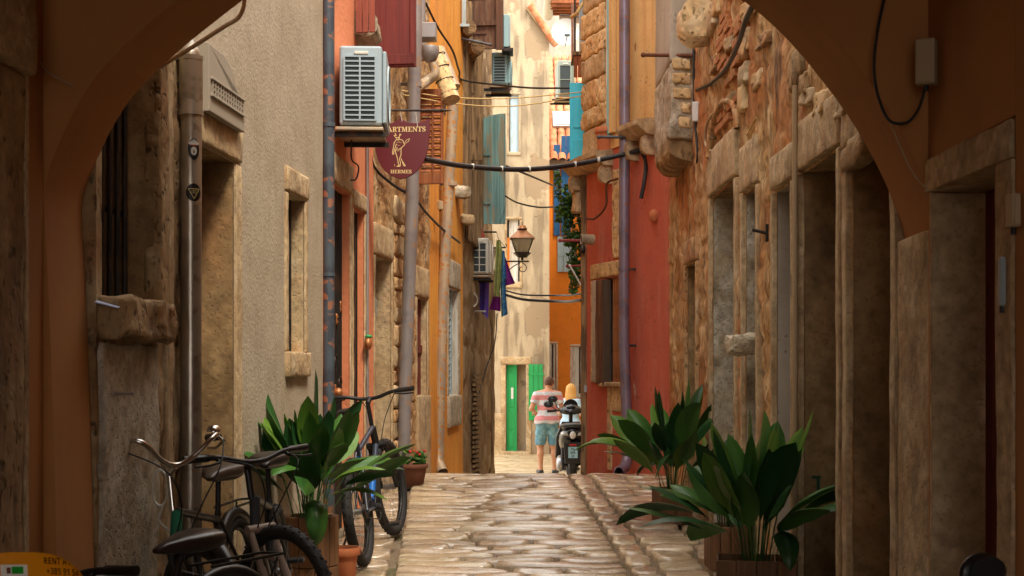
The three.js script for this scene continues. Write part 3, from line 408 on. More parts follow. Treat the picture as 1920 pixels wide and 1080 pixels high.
// ---- orange house
{
  const h = hole(FE, 841, 859, 2.15, 0.954);
  const H = house('orange_house', 'bright orange plastered house with a louvred shutter by the downpipe', FE, { y1: 7.6, mat: M.orange, holes: [h], step: 0.15, disp: (x, y) => (nz(x * 2, y * 2, 24, 3) - 0.5) * 0.025 });
  opening(H, h, { d: 0.2, mat: M.wWhite, frame: 0.1, top: 0.32, low: 0.35, fm: M.stoneGrey });
  const w = thing('louvred_shutter', 'peeling white louvred shutter in the orange wall', 'shutter', FE.at(0, 0, 0), FE.ang);
  const a = h.s0 + 0.02, b = h.s1 - 0.15; part('stile', bx(a, a + 0.06, h.y0, h.y1, -0.09, -0.05), M.wPaleBlue, w); part('stile', bx(b - 0.06, b, h.y0, h.y1, -0.09, -0.05), M.wPaleBlue, w);
  for (let i = 0; i < 16; i++) { const y = lerp(h.y0 + 0.05, h.y1 - 0.05, i / 15); const m = part('slat', bx(a + 0.06, b - 0.06, -0.022, 0.022, -0.006, 0.006), M.wPaleBlue, w); m.position.set(0, y, -0.07); m.rotation.x = 0.5; }
}
// ---- brown weathered house with the washing
{
  const H = house('weathered_house', 'tall weathered brown house front hung with washing', FF, { y1: 8.2, mat: M.brownwall, holes: [], step: 0.06, disp: stoneDisp(0.03, 0.3, 0.5, 41), deep: 4 });
  for (let i = 0; i < 7; i++) { const s = lerp(0.1, 1.5, i / 6); part('board', rough(bx(s, s + 0.19, 2.8, 5.6 + R(0, 0.5), -0.02, 0.05 + R(0, 0.03), 0.01), 0.012, 4, 0.2), M.wOld, H); }
  part('corner_post', rough(bx(FF.L - 0.3, FF.L - 0.02, -1, 3.0, -0.05, 0.05, 0.02), 0.02, 4, 0.12), M.wOld, H, 'rough brown corner post'); part('side_wall', bx(FF.L - 0.002, FF.L + 0.02, -1.2, 8.2, -4, -0.45), M.beige, H);
  for (let i = 0; i < 22; i++) part('louvre_slat', bx(FF.s(883), FF.s(892), -0.1 + i * 0.06, -0.065 + i * 0.06, 0.02, 0.06), M.wOld, H);
}
// ---- beige house closing the lane, its gable edge stepping down
const GD = 31, gx = (u) => (u - U0) * GD / FP, gyv = (v) => EYE + (V0 - v) * GD / FP;
{
  const x0 = gx(900) - 2.4, F = fac(x0, GD, gx(1030), GD), s = (u) => gx(u) - x0, holes = [{ s0: s(949), s1: s(986), y0: -0.62, y1: gyv(684) }, { s0: s(951), s1: s(974), y0: gyv(528), y1: gyv(412) }, { s0: s(955), s1: s(972), y0: gyv(285), y1: gyv(178) }];
  const H = house('beige_house', 'tall stained beige house with green door closing the lane', F, { y1: gyv(80), mat: M.beige, holes, step: 0.2, disp: (x, y) => (nz(x * 1.5, y * 1.5, 34, 3) - 0.5) * 0.04, roof: false, deep: 4 });
  part('gable_wall', buv(extrude([[0, gyv(80) + 0.002], [s(1029.5), gyv(80) + 0.002], [s(1004), gyv(20)], [s(1004), gyv(-60)], [0, gyv(-60)]], 0.4).translate(0, 0, -0.404)), M.beige, H);
  for (let i = 0; i < 6; i++) { const t = i / 5; part('verge_tile', new THREE.CylinderGeometry(0.07, 0.085, 0.3, 10, 1, false).rotateZ(0.62 + Math.PI).translate(lerp(s(1001), s(1035), t), lerp(gyv(22), gyv(76), t), 0.06), M.tile[i % 3], H); }
  part('verge_board', bx(-0.04, 0.04, -0.5, 0.5, 0.0, 0.1).rotateZ(0.62).translate(s(1013), gyv(50), 0), M.wOld, H);
  const [d, w1, w2] = holes; opening(H, d, { d: 0.3, mat: M.beige, frame: 0.12, top: 0.18, fm: M.stone, proud: 0.02 }); opening(H, w1, { d: 0.15, mat: M.white, frame: 0.06, low: 0.14, fm: M.stone }); opening(H, w2, { d: 0.1, mat: M.white, frame: 0.05, low: 0.08, fm: M.beige });
  part('plinth', rough(bx(s(905), s(948) - 0.03, -0.7, gyv(775), 0, 0.03, 0.01), 0.01), M.stone, H); part('doorstep', rough(bx(d.s0 - 0.12, d.s1 + 0.1, -0.75, gyv(846), -0.3, 0.22, 0.02), 0.01), M.stone, H);
  part('window_leaf', bx(w1.s0 + 0.04, w1.s1 - 0.03, w1.y0, w1.y1, -0.12, -0.09), M.wWhite, H); part('window_leaf', bx(w2.s0 + 0.02, w2.s1, w2.y0, w2.y1, -0.09, -0.06), M.wPaleBlue, H); part('curtain_strip', bx(w1.s0, w1.s0 + 0.05, w1.y0 + 0.3, w1.y1 - 0.4, -0.08, -0.05), M.farOrange, H);
  const t1 = thing('green_door', 'bright green panelled door standing in the beige house doorway', 'door', [x0, 0, -GD]), a = d.s0 + 0.01, b = d.s0 + 0.24;
  const lf = part('leaf', bx(a, b, d.y0 + 0.06, d.y1, -0.14, -0.1), M.wGreen, t1); for (const [q, r] of [[0.16, 0.5], [0.56, 1.0], [1.06, 1.85]]) part('panel', bx(a + 0.05, b - 0.05, d.y0 + q, d.y0 + r, -0.1, -0.088, 0.006), M.wGreen, lf); part('notice', bx(a + 0.1, a + 0.15, d.y0 + 1.25, d.y0 + 1.5, -0.088, -0.085), M.plasticWhite, t1); part('inner_leaf', bx(b + 0.01, d.s1, d.y0 + 0.06, d.y1, -0.29, -0.26), M.beige, t1);
  const t2 = thing('green_shutter', 'bright green plank shutter hung on the beige wall beside the green door', 'shutter', [x0, 0, -GD]); planks(t2, s(991), s(1018), gyv(788), gyv(683), 0.05, 3, M.wGreen); for (const v of [702, 765]) part('strap_hinge', bx(s(990), s(1021), gyv(v) - 0.02, gyv(v) + 0.02, 0.05, 0.062), M.wGreen, t2);
}
// ---- far orange house with blue shutters and tiled roof; white house above it
{
  const D = 33, X = (u) => (u - U0) * D / FP, Y = (v) => EYE + (V0 - v) * D / FP, x0 = X(1015), F = fac(x0, D, X(1112), D), s = (u) => X(u) - x0;
  const h1 = { s0: s(1022), s1: s(1042), y0: Y(745), y1: Y(645) }, h2 = { s0: s(1073), s1: s(1094), y0: Y(738), y1: Y(650) };
  const H = house('far_orange_house', 'vivid orange house with blue shutters and white window frames behind the couple', F, { y1: Y(292), mat: M.farOrange, holes: [h1, h2], step: 0.3, roof: false });
  for (const h of [h1, h2]) { opening(H, h, { d: 0.12, mat: M.wWhite, frame: 0.05, low: 0.1, fm: M.wWhite, back: M.rust }); part('casement', bx(h.s0, h.s0 + 0.16, h.y0, h.y1, -0.06, -0.02), M.wWhite, H); part('casement', bx(h.s0 + 0.2, h.s0 + 0.24, h.y0, h.y1, -0.06, -0.02), M.wWhite, H); }
  const sh = (name, label, mat, u0, u1, v0, v1, z, n) => { const t = thing(name, label, 'shutter', [x0, 0, -D]); planks(t, s(u0), s(u1), Y(v1), Y(v0), z, n, mat); return t; };
  sh('blue_shutter', 'deep blue shutter leaf lowest on the orange house', M.wBlue, 1038, 1050, 272, 442, 0.05, 1); sh('blue_shutter', 'tall deep blue shutter leaf tucked behind the cyan shutter', M.wBlue, 1052, 1070, 256, 442, 0.1, 2);
  const pb = sh('pale_blue_shutter', 'pale blue shutter behind the trailing vine', M.wPaleBlue, 1045, 1078, 444, 510, 0.06, 3); part('batten', bx(s(1046), s(1077), Y(480), Y(472), 0.06, 0.075), M.wPaleBlue, pb);
  // roof: curved clay tiles in courses
  const Rf = thing('tiled_roof', 'sunlit clay tiled roof with a skylight above the far orange house', 'roof', [x0, Y(292), -D]), W = F.L, slope = 0.64, len = 5.6;
  const TW = 0.19, deck = part('deck', bx(0, W, -0.1, -0.02, -len, 0.15), M.wOld, Rf), tl = new THREE.CylinderGeometry(0.085, 0.1, 0.46, 10, 1, true, -Math.PI / 2, Math.PI).rotateX(-Math.PI / 2);
  buv(tl); const tiles = new THREE.Group(); const cs = Math.cos(slope), sn = Math.sin(slope); deck.rotation.x = slope;
  for (let j = 0; j < 16; j++) for (let i = 0; i < 6; i++) { const q = 0.1 - j * 0.36, m = part('roof_tile', tl, M.tile[Math.floor(rnd() * 3)], Rf); m.position.set(0.11 + i * 0.195 + sgn(0.008), -q * sn + 0.03, q * cs); m.rotation.set(slope + 0.05, 0, sgn(0.03)); }
  part('eave_board', bx(0, W, -0.24, -0.1, 0.0, 0.1), M.white, Rf);
  const sk = thing('skylight', 'grey framed skylight window set in the far tiled roof', 'skylight', [x0 + 0.6, Y(292) + 1.55 * sn + 0.14, -D - 1.55 * cs]); part('frame', bx(-0.3, 0.3, -0.04, 0.06, -0.4, 0.4, 0.01), M.alu, sk); part('pane', bx(-0.24, 0.24, 0.06, 0.07, -0.33, 0.33), flat(0.5, 0.52, 0.55, 0.2), sk); sk.rotation.x = slope;
  const W2 = fac(X(985) * 1.3, 43, X(1180) * 1.3, 43); house('white_house', 'sunlit white house rising behind the tiled roof', W2, { y1: 15, mat: M.white, step: 0.6, roof: true });
  const ev = thing('eaves', 'dark red boarded eaves with a round gutter above the white dish', 'eaves', P(1060, 8, 28)); part('soffit', rough(bx(-0.3, 0.5, -0.05, 0.02, -0.6, 0.3), 0.004), M.wRust, ev); for (let i = 0; i < 4; i++) part('rafter', bx(-0.3, 0.5, -0.1, -0.05, -0.5 + i * 0.22, -0.43 + i * 0.22), M.wRust, ev); part('gutter', cyl(0.1, 0.1, 0.9, 16).rotateX(Math.PI / 2 - 0.3).translate(-0.34, 0.0, 0.0), M.acCream, ev); part('wall_stub', bx(-0.1, 0.6, -0.2, 1.4, -0.75, -0.61), M.white, ev);
}
// ---- red house, ochre and stone above its cornice
{
  const hw = hole(FR, 1114, 1165, FR.y(1140, 522), FR.y(1140, 716)), yc = FR.y(1105, 318), L = FR.L;
  const H = house('red_house', 'red plastered corner house, ochre stone above, with an iron barred window', FR, { y1: 8, mat: M.red, holes: [hw], step: 0.15, disp: (x, y) => (nz(x * 2, y * 2, 44, 3) - 0.5) * 0.02, deep: 3 });
  part('upper_wall', bx(0.005, L - 0.004, yc + 0.12, 7.95, -0.02, 0.018), M.ochre, H);
  opening(H, hw, { d: 0.14, mat: M.white, frame: 0.075, top: 0.17, fm: M.rubblePale, back: M.wDark }); part('sill', rough(bx(hw.s0 + 0.28, hw.s1 + 0.08, hw.y0 - 0.05, hw.y0 - 0.002, -0.1, 0.07, 0.01), 0.004), M.stone, H);
  part('plaster_patch', rough(bx(hw.s0 - 0.02, hw.s0 + 0.13, hw.y0 - 0.01, hw.y1, -0.05, 0.022, 0.008), 0.01, 12, 0.05), M.greyplaster, H, 'bare white plaster beside the window'); part('bare_stone', rough(bx(hw.s0 + 0.52, hw.s1 + 0.06, hw.y0 - 0.3, hw.y0 - 0.055, -0.05, 0.014, 0.008), 0.01, 12, 0.05), M.rubblePale, H);
  part('bare_strip', rough(bx(FR.s(1141), FR.s(1148), 0.2, hw.y0 - 0.06, -0.05, 0.016, 0.004), 0.006, 12, 0.05), M.rubblePale, H); part('bare_strip', rough(bx(FR.s(1150), FR.s(1163), hw.y1 + 0.2, yc - 0.1, -0.05, 0.014, 0.004), 0.012, 12, 0.05), M.rubblePale, H);
  // quoin blocks above the cornice
  let y = yc + 0.1; for (let i = 0; y < 6.2; i++) { const h = R(0.17, 0.32); part('quoin_stone', rough(bx(-0.02, FR.s(1144) + sgn(0.03), y, y + h - 0.012, -0.3, 0.05 + R(0, 0.02), 0.02), 0.02, 9, 0.06), i % 3 ? M.rubblePale : M.stone, H); y += h; }
  // cornice pieces with moulded brackets
  const cor = (u0, u1, y) => { const a = FR.s(u0), b = FR.s(u1), pr = [[0, 0], [0.1, 0.01], [0.16, 0.06], [0.2, 0.1], [0.2, 0.15], [0, 0.17]]; part('cornice', rough(buv(extrude(pr, b - a).applyMatrix4(new THREE.Matrix4().makeRotationY(-Math.PI / 2)).translate(b, y, 0)), 0.01, 10, 0.08), M.stone, H, 'moulded stone cornice'); for (const q of [a + 0.05, b - 0.1]) part('bracket', rough(loft([{ x: q, y: y - 0.08, hy: 0.1, hz: 0.11, z: 0.03, p: 3 }, { x: q + 0.06, y: y - 0.08, hy: 0.1, hz: 0.11, z: 0.03, p: 3 }]), 0.01), M.stone, H); };
  cor(1084, 1150, yc - 0.05); cor(1190, 1232, FR.y(1210, 262));
  const sh = thing('open_shutter', 'folded dark brown iron plated shutter beside the red house window grille', 'shutter', FR.at(hw.s0 + 0.2, 0, 0.02), FR.ang); part('leaf', rough(bx(0, 0.22, hw.y0 - 0.03, hw.y1 - 0.01, 0.0, 0.05, 0.01), 0.006, 7, 0.08), M.wBrown, sh); part('edge', bx(0.221, 0.255, hw.y0 - 0.03, hw.y1 - 0.02, -0.02, 0.06), M.wDark, sh);
  const G = thing('window_grille', 'narrow rusty bamboo like grille in the red house window', 'window grille', FR.at(0, 0, 0), FR.ang); for (let i = 0; i < 6; i++) part('bar', seg(V(hw.s1 - 0.02 - i * 0.045, hw.y0, -0.02), V(hw.s1 - 0.02 - i * 0.045, hw.y1, -0.02), 0.009), M.copper, G); for (let i = 0; i < 9; i++) part('rail', bx(hw.s1 - 0.26, hw.s1, lerp(hw.y0, hw.y1, (i + 0.5) / 9) - 0.008, lerp(hw.y0, hw.y1, (i + 0.5) / 9) + 0.008, -0.04, -0.03), M.copper, G);
  const up = thing('ochre_shutter', 'tall ochre shutter folded back next to the violet downpipe', 'shutter', FR.at(FR.s(1149), 0, 0.02), FR.ang); const b0 = FR.y(1155, 250); part('leaf', bx(0.05, 0.14, b0, 6.4, 0, 0.05, 0.005), M.wRust === 0 ? M.wRust : M.ochre, up); part('edge', bx(0.0, 0.045, b0, 6.3, 0, 0.04), M.wCyan, up); part('frame', bx(-0.05, -0.005, b0 - 0.02, 6.4, 0, 0.035), M.wWhite, up);
  // cyan shutter opened square to the wall at the corner
  const cy = thing('cyan_shutter', 'bright cyan panelled shutter standing open at the stone corner', 'shutter', P(1068, 0, 15.3).setY(0), -0.05), k = 15.3 / FP, Yc = (v) => EYE + (V0 - v) * k, w = 32 * k;
  const lf = part('leaf', bx(0, w, Yc(356), Yc(155), -0.03, 0, 0.004), M.wCyan, cy); for (const [a, b] of [[172, 240], [262, 340]]) { part('panel', bx(w * 0.2, w * 0.9, Yc(b), Yc(a), 0, 0.012, 0.008), M.wCyan, lf); }
  const mid = thing('side_house', 'pale house front along the lane behind the red corner house', 'house', [0, 0, 0]); const FX = fac(2.15, 33.5, 1.03, 15.3); mid.position.set(FX.XA, 0, -FX.DA); mid.rotation.y = FX.ang; part('wall', wallGrid(FX.L, -1.2, 7.5, [], 0.5, null), M.beige, mid); part('rear_wall', bx(0, FX.L, -1.2, 7.5, -3, -0.45), M.beige, mid);
}
// ---- long old stone house with the row of doorways
{
  const tops = [[1680, 1600, 2.2], [1577, 1508, 2.24], [1491, 1457, 2.23], [1424, 1399, 2.35], [1383, 1337, 2.5], [1309, 1290, 2.1]];
  const hs = tops.map(([a, b, t]) => hole(FI, a, b, t, -0.9)); hs[0].s1 = Math.min(hs[0].s1, FI.L - 0.05);
  const slit = { s0: FI.s(1387), s1: FI.s(1340), y0: FI.y(1362, 272), y1: FI.y(1362, 252) }; if (slit.s0 > slit.s1) [slit.s0, slit.s1] = [slit.s1, slit.s0]; const sd = stoneDisp(0.022, 0.3, 0.2, 51);
  const H = house('old_stone_house', 'long crumbling stone house with a row of deep doorways', FI, { y1: 6.9, mat: M.rubbleStreak, holes: [...hs, slit], step: 0.05, disp: (x, y) => sd(x, y) + (nz(x * 9, y * 0.8, 61, 3) - 0.5) * 0.045 + (nz(x * 22, y * 3, 63, 2) - 0.5) * 0.025 });
  opening(H, slit, { d: 0.3, mat: M.rubbleDark });
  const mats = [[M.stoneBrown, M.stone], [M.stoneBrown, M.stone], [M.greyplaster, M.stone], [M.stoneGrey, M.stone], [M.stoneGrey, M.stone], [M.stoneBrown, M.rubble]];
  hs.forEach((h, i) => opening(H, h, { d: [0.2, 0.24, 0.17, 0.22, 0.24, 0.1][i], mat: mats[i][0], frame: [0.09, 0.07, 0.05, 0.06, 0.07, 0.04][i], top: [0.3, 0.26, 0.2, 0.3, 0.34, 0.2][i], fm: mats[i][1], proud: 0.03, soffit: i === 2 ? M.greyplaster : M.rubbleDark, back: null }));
  const lab = ['black panelled door in the doorway beside the arch pier', 'dark brown door in the doorway with brown stained jamb', 'dark door behind the pale plastered reveal', 'dark door in the narrow doorway above the projecting stone', 'dark door under the largest stone lintel', 'small dark door beside the red wall'];
  hs.forEach((h, i) => { const d = thing('doorway_door', lab[i], 'door', FI.at(0, 0, 0), FI.ang), z = -[0.2, 0.24, 0.17, 0.22, 0.24, 0.1][i] - 0.02; planks(d, h.s0, h.s1, h.y0, h.y1, z, 3, M.wDark); for (const y of [0.2, 1.0, 1.75]) part('cross_rail', bx(h.s0, h.s1, y, y + 0.1, z, z + 0.02), M.wDark, d); });
  // loose stones standing proud in the upper wall
  const rocks = [0, 1, 2, 3, 4, 5].map((k) => rough(bx(-0.12, 0.12, -0.075, 0.075, -0.05, 0.035, 0.02).translate(k * 3, k * 2, 0), 0.026, 9, 0.07).translate(-k * 3, -k * 2, 0)), put = (u, v, w, h, rz, m) => { const s = FI.s(u), y = FI.y(u, v); const q = part('wall_stone', rocks[Math.floor(rnd() * 6)], m, H); q.position.set(s, y, 0.008); q.scale.set(w / 0.24, h / 0.15, 1); q.rotation.z = rz; };
  for (let v = -20; v < 340; v += 34) for (let u = 1345; u < 1640; u += 30) { if (v > 210 + (u - 1330) * -0.1 && u < 1600 && v > 215) continue; if (rnd() < 0.42) put(u + sgn(9), v + sgn(10), R(0.16, 0.36), R(0.08, 0.18), sgn(0.12), [M.rubble, M.rubblePale, M.stone, M.rubbleDark][Math.floor(rnd() * 4)]); }
  // brick patch
  const bg = bx(-0.1, 0.1, -0.025, 0.025, -0.05, 0.02, 0.006), bm = M.rubble.clone(); bm.color.setRGB(1.05, 0.78, 0.66);
  for (let j = 0; j < 22; j++) for (let i = 0; i < 5; i++) { if (rnd() < 0.5) continue; const q = part('brick', bg, bm, H); q.position.set(FI.s(1352) + (i + (j % 2) / 2) * 0.215, 2.95 + j * 0.062, 0.012 + sgn(0.008)); q.rotation.z = sgn(0.03); }
  // relieving arch slot over the big lintel
  part('arch_rim', buv(new THREE.TorusGeometry(0.62, 0.05, 8, 20, Math.PI).scale(1, 0.45, 0.7).translate(FI.s(1362), FI.y(1362, 270), 0.02)), M.rubble, H);
  const cs = thing('projecting_stone', 'pale broken stone bracket jutting out between two doorways', 'stone bracket', FI.px(1412, 646, 0.02), FI.ang); part('block', rough(bx(-0.09, 0.09, -0.06, 0.06, -0.05, 0.14, 0.03), 0.028, 14, 0.04), M.stoneGrey, cs);
  const c2 = thing('stone_corbel', 'carved round stone corbel high on the old stone house', 'corbel', FI.px(1330, 48, 0.02), FI.ang); part('block', rough(loft([{ x: -0.1, y: 0.05, hy: 0.13, hz: 0.15, z: 0.06, p: 2.4 }, { x: 0.0, y: 0.0, hy: 0.17, hz: 0.17, z: 0.07, p: 2.4 }, { x: 0.1, y: 0.05, hy: 0.15, hz: 0.15, z: 0.06, p: 2.4 }]), 0.02, 8, 0.05), M.rubblePale, c2);
  // chimney breast
  const a = FI.s(1300), yb = EYE + (V0 - 288) * 11.4 / FP; const C = thing('chimney_breast', 'grey plastered chimney breast jutting out on a rounded stone foot', 'chimney breast', FI.at(a - 1.15, 0, 0), FI.ang);
  part('plaster_shaft', rough(bx(0.0, 1.15, yb + 0.75, 6.4, -0.05, 0.19, 0.02), 0.012, 4, 0.15), M.greyplaster, C); part('stone_band', rough(bx(0.0, 1.155, yb + 0.12, yb + 0.748, -0.05, 0.195, 0.03), 0.02, 9, 0.06), M.stoneGrey, C); part('rounded_foot', rough(loft([{ x: 0.04, y: yb + 0.12, hy: 0.16, hz: 0.16, z: 0.03, p: 2.6 }, { x: 1.1, y: yb + 0.12, hy: 0.17, hz: 0.17, z: 0.03, p: 2.6 }]), 0.02, 9, 0.06), M.rubbleDark, C); for (let i = 0; i < 5; i++) part('bare_stone', rough(bx(1.04, 1.175, yb + 0.2 + i * 0.12, yb + 0.29 + i * 0.12, 0.02, 0.02 + R(0.08, 0.17), 0.015), 0.012, 12, 0.04), M.rubblePale, C);
}
// ---------------------------------------------------------------- downpipes, conduits, cables
function pipe(name, label, pts, r, mat, bands = [], extra) {
  const g = thing(name, label, 'pipe', pts[pts.length - 1]), o = pts[pts.length - 1]; const L = pts.map((p) => p.clone().sub(o));
  const cp = new THREE.CurvePath(); for (let i = 0; i < L.length - 1; i++) cp.add(new THREE.LineCurve3(L[i], L[i + 1]));
  const smooth = new THREE.CatmullRomCurve3(L, false, 'catmullrom', 0.06); const tg = new THREE.TubeGeometry(smooth, L.length * 14, r, 16); const uv = tg.attributes.uv, len = smooth.getLength(); for (let i = 0; i < uv.count; i++) uv.setXY(i, uv.getY(i) * r * 6.28, uv.getX(i) * len);
  part('tube', tg, mat, g);
  for (const [p, k, h] of bands) { const q = p.clone().sub(o); part('collar', buv(cyl(r * k, r * k, h, 18).translate(q.x, q.y, q.z)), mat, g); part('wall_bracket', bx(q.x - (q.x + o.x < 0 ? 0.12 : 0), q.x + (q.x + o.x < 0 ? 0 : 0.12), q.y - 0.012, q.y + 0.012, q.z - 0.012, q.z + 0.012), M.iron, g); }
  if (extra) extra(g, o); return g;
}
const col = (u, D, vs) => vs.map((v) => P(u, v, D));
{
  const p1 = pipe('downpipe', 'brushed steel downpipe with round stickers beside the cream house', [P(330, 70, 6.75), P(342, 78, 6.6), P(356, 105, 6.46), P(358, 160, 6.45), P(358, 500, 6.45), P(358, 1180, 6.45)], 0.05, M.pipeSteel, [[P(358, 160, 6.45), 1.1, 0.24], [P(358, 212, 6.45), 1.16, 0.025], [P(358, 110, 6.45), 1.14, 0.02]]);
  const o = P(358, 1180, 6.45), decal = (v, h, draw, lab) => { const c = document.createElement('canvas'); c.width = c.height = 256; const x = c.getContext('2d'); draw(x); const t = new THREE.CanvasTexture(c); t.colorSpace = THREE.SRGBColorSpace; const m = new THREE.MeshPhysicalMaterial({ map: t, alphaMap: null, roughness: 0.4, transparent: true, alphaTest: 0.5 }); const q = new THREE.CylinderGeometry(0.0515, 0.0515, h, 20, 1, true, -0.25, 1.5); part('sticker', q.translate(0, P(358, v, 6.45).y - o.y, 0), m, p1, lab); };
  decal(363, 0.085, (x) => { x.fillStyle = '#060606'; x.beginPath(); x.arc(128, 128, 124, 0, 7); x.fill(); x.strokeStyle = '#c8b878'; x.lineWidth = 9; x.beginPath(); x.moveTo(40, 78); x.lineTo(216, 78); x.lineTo(128, 214); x.closePath(); x.stroke(); x.lineWidth = 5; x.strokeRect(94, 98, 66, 40); x.beginPath(); x.arc(128, 118, 12, 0, 7); x.stroke(); }, 'round black sticker with a triangle');
  decal(280, 0.115, (x) => { x.fillStyle = '#0a0a0c'; x.beginPath(); x.ellipse(128, 140, 92, 110, 0, 0, 7); x.fill(); x.strokeStyle = '#d8d4cc'; x.lineWidth = 10; for (let i = -4; i <= 4; i++) { x.beginPath(); x.moveTo(128 + i * 14, 96); x.lineTo(128 + i * 21, 40 + Math.abs(i) * 8); x.stroke(); } x.fillStyle = '#a8a49c'; x.beginPath(); x.ellipse(128, 160, 48, 44, 0, 0, 7); x.fill(); x.fillStyle = '#111'; x.beginPath(); x.ellipse(128, 168, 12, 18, 0, 0, 7); x.fill(); x.fillStyle = '#9c2c1c'; x.fillRect(78, 98, 100, 9); }, 'black and white sticker with a fan of strokes');
  pipe('downpipe', 'blue grey flaking downpipe at the edge of the salmon house', col(616, 9.5, [-60, 200, 500, 1040]), 0.041, M.pipeBlue, [[P(616, 234, 9.5), 1.12, 0.03], [P(616, 515, 9.5), 1.1, 0.025]]);
  pipe('downpipe', 'grey downpipe running past the shield sign to the pavement', [P(779, -60, 12.1), P(779, 60, 12.1), P(776, 180, 12.15), P(772, 400, 12.25), P(760, 700, 12.35), P(756, 905, 12.4)], 0.058, M.pipeGrey, [[P(777, 158, 12.15), 1.12, 0.05]]);
  pipe('downpipe', 'tan downpipe with a bent foot on the orange wall', [P(850, 150, 14.6), P(849, 210, 14.6), P(842, 330, 14.6), P(830, 560, 14.6), P(822, 840, 14.6), P(822, 868, 14.55), P(830, 886, 14.45)], 0.058, M.pipeTan, [[P(846, 345, 14.6), 1.12, 0.04], [P(822, 760, 14.6), 1.12, 0.03]]);
  pipe('downpipe', 'violet grey downpipe ending in a bent spout at the red house', [P(1171, -80, 13.74), P(1171, 250, 13.74), P(1170, 640, 13.74), P(1175, 780, 13.72), P(1177, 858, 13.7), P(1172, 876, 13.6), P(1160, 886, 13.4)], 0.054, M.pipeViolet, [[P(1170, 505, 13.74), 1.12, 0.03], [P(1170, 648, 13.74), 1.08, 0.03]], (g, o) => { const e = P(1160, 886, 13.4).sub(o); part('spout_rim', new THREE.TorusGeometry(0.054, 0.006, 8, 20).rotateY(0.5).translate(e.x, e.y, e.z), M.pipeViolet, g); });
  // rain hopper and its crossed pipes
  const hp = thing('rain_hopper', 'old rain hopper with crossed clay pipes high on the orange wall', 'rain hopper', P(806, 100, 12.6)), q = (u, v, D = 12.6) => P(u, v, D).sub(P(806, 100, 12.6));
  part('bowl', lathe([[0.02, -0.09], [0.06, -0.06], [0.085, 0.0], [0.085, 0.06], [0.07, 0.06]]), M.pipeGrey, hp); part('branch_pipe', tube([q(812, 118), q(815, 140), q(800, 152), q(780, 166, 12.2)], 0.045, 12), M.pipeTan, hp);
  part('clay_pipe', buv(seg(q(815, 95, 12.9), q(846, 188, 12.7), 0.07, 0.085, 16)), M.rubblePale, hp); part('clay_pipe', buv(seg(q(822, 92, 13.1), q(850, 165, 13), 0.06, 0.07, 16)), M.pipeTan, hp); for (let i = 0; i < 4; i++) { const t = i / 4 + 0.1, a = q(815, 95, 12.9).lerp(q(846, 188, 12.7), t); part('tie_wire', new THREE.TorusGeometry(0.084, 0.005, 6, 20).rotateX(Math.PI / 2).rotateZ(0.34).translate(a.x, a.y, a.z), M.iron, hp); } part('corbel_box', bx(-0.12, 0.06, 0.12, 0.26, -0.1, 0.1, 0.01), M.pipeGrey, hp); part('support', bx(-0.45, -0.12, 0.13, 0.17, -0.02, 0.02), M.iron, hp);
  const lead = thing('lead_pipe', 'short white lead pipe at the top of the orange wall', 'pipe', P(790, 60, 12.9)); part('tube', seg(V(0, -0.2, 0), V(0, 1.2, 0), 0.04, 0.04, 12), M.pipeGrey, lead); part('socket', cyl(0.055, 0.055, 0.12).translate(0, -0.2, 0), M.pipeGrey, lead);
  const tk = (name, label, pts, r, mat, cat = 'cable') => { const o = pts[0].clone(); const g = part(numbered(name), tube(pts.map((p) => p.clone().sub(o)), r, 6, 8), mat, scene); g.position.copy(o); tag(g, label, cat); return g; };
  tk('conduit', 'pale plastic conduit bent along the back of the arch', [P(276, 139, 5.52), P(350, 95, 5.55), P(425, 47, 5.58), P(446, 34, 5.6), P(456, 16, 5.6), P(460, -30, 5.6)], 0.009, M.boxTan, 'conduit');
  tk('conduit', 'thin beige pipe running up beside the pale plastered reveal', [...col(1491, 7.2, [160, 400, 800, 1150])], 0.016, M.cableTan, 'conduit');
  tk('conduit', 'short white conduit above the largest lintel of the old house', col(1388, 9.1, [152, 268]), 0.012, M.boxTan, 'conduit');
  tk('conduit', 'thin grey conduit running down the salmon wall', col(689, 11.1, [265, 500, 760, 900]), 0.013, M.pipeGrey, 'conduit');
  tk('cable', 'thick black cable bundle slung across the lane to the red house', [P(795, 298, 11.6), P(860, 310, 12.2), P(940, 317, 12.8), P(1000, 317, 13.1), P(1080, 308, 13.6), P(1150, 294, 13.7), P(1203, 281, 13.6)], 0.024, M.cable);
  for (const [k, u] of [[0, 886], [1, 932], [2, 991], [3, 1066], [4, 1108]]) { const c = new THREE.CatmullRomCurve3([P(795, 298, 11.6), P(860, 310, 12.2), P(940, 317, 12.8), P(1000, 317, 13.1), P(1080, 308, 13.6), P(1150, 294, 13.7), P(1203, 281, 13.6)]); const p = c.getPoint((u - 795) / 408), g = part(numbered('cable_clip'), buv(cyl(0.03, 0.03, 0.025, 10).rotateZ(Math.PI / 2)), M.cableWhite, scene); g.position.copy(p); tag(g, 'white clip on the thick black cable bundle', 'cable clip', 'clips on the cable bundle'); }
  tk('cable', 'black cable rising from the orange wall past the timber boards', [P(798, 5, 13), P(820, 50, 13.2), P(846, 90, 13.6), P(860, 130, 14.5), P(876, 152, 16.5), P(940, 160, 16), P(1000, 165, 15.6), P(1068, 165, 15.3)], 0.011, M.cable);
  tk('cable', 'black cable sagging from the bundle towards the beige house', [P(950, 312, 13), P(990, 328, 16), P(1035, 347, 20), P(1046, 352, 24)], 0.012, M.cable);
  tk('cable', 'dark cable hooked below the teal shutter', [P(948, 368, 18), P(970, 380, 18.5), P(1005, 388, 19), P(1040, 388, 20)], 0.012, M.cable);
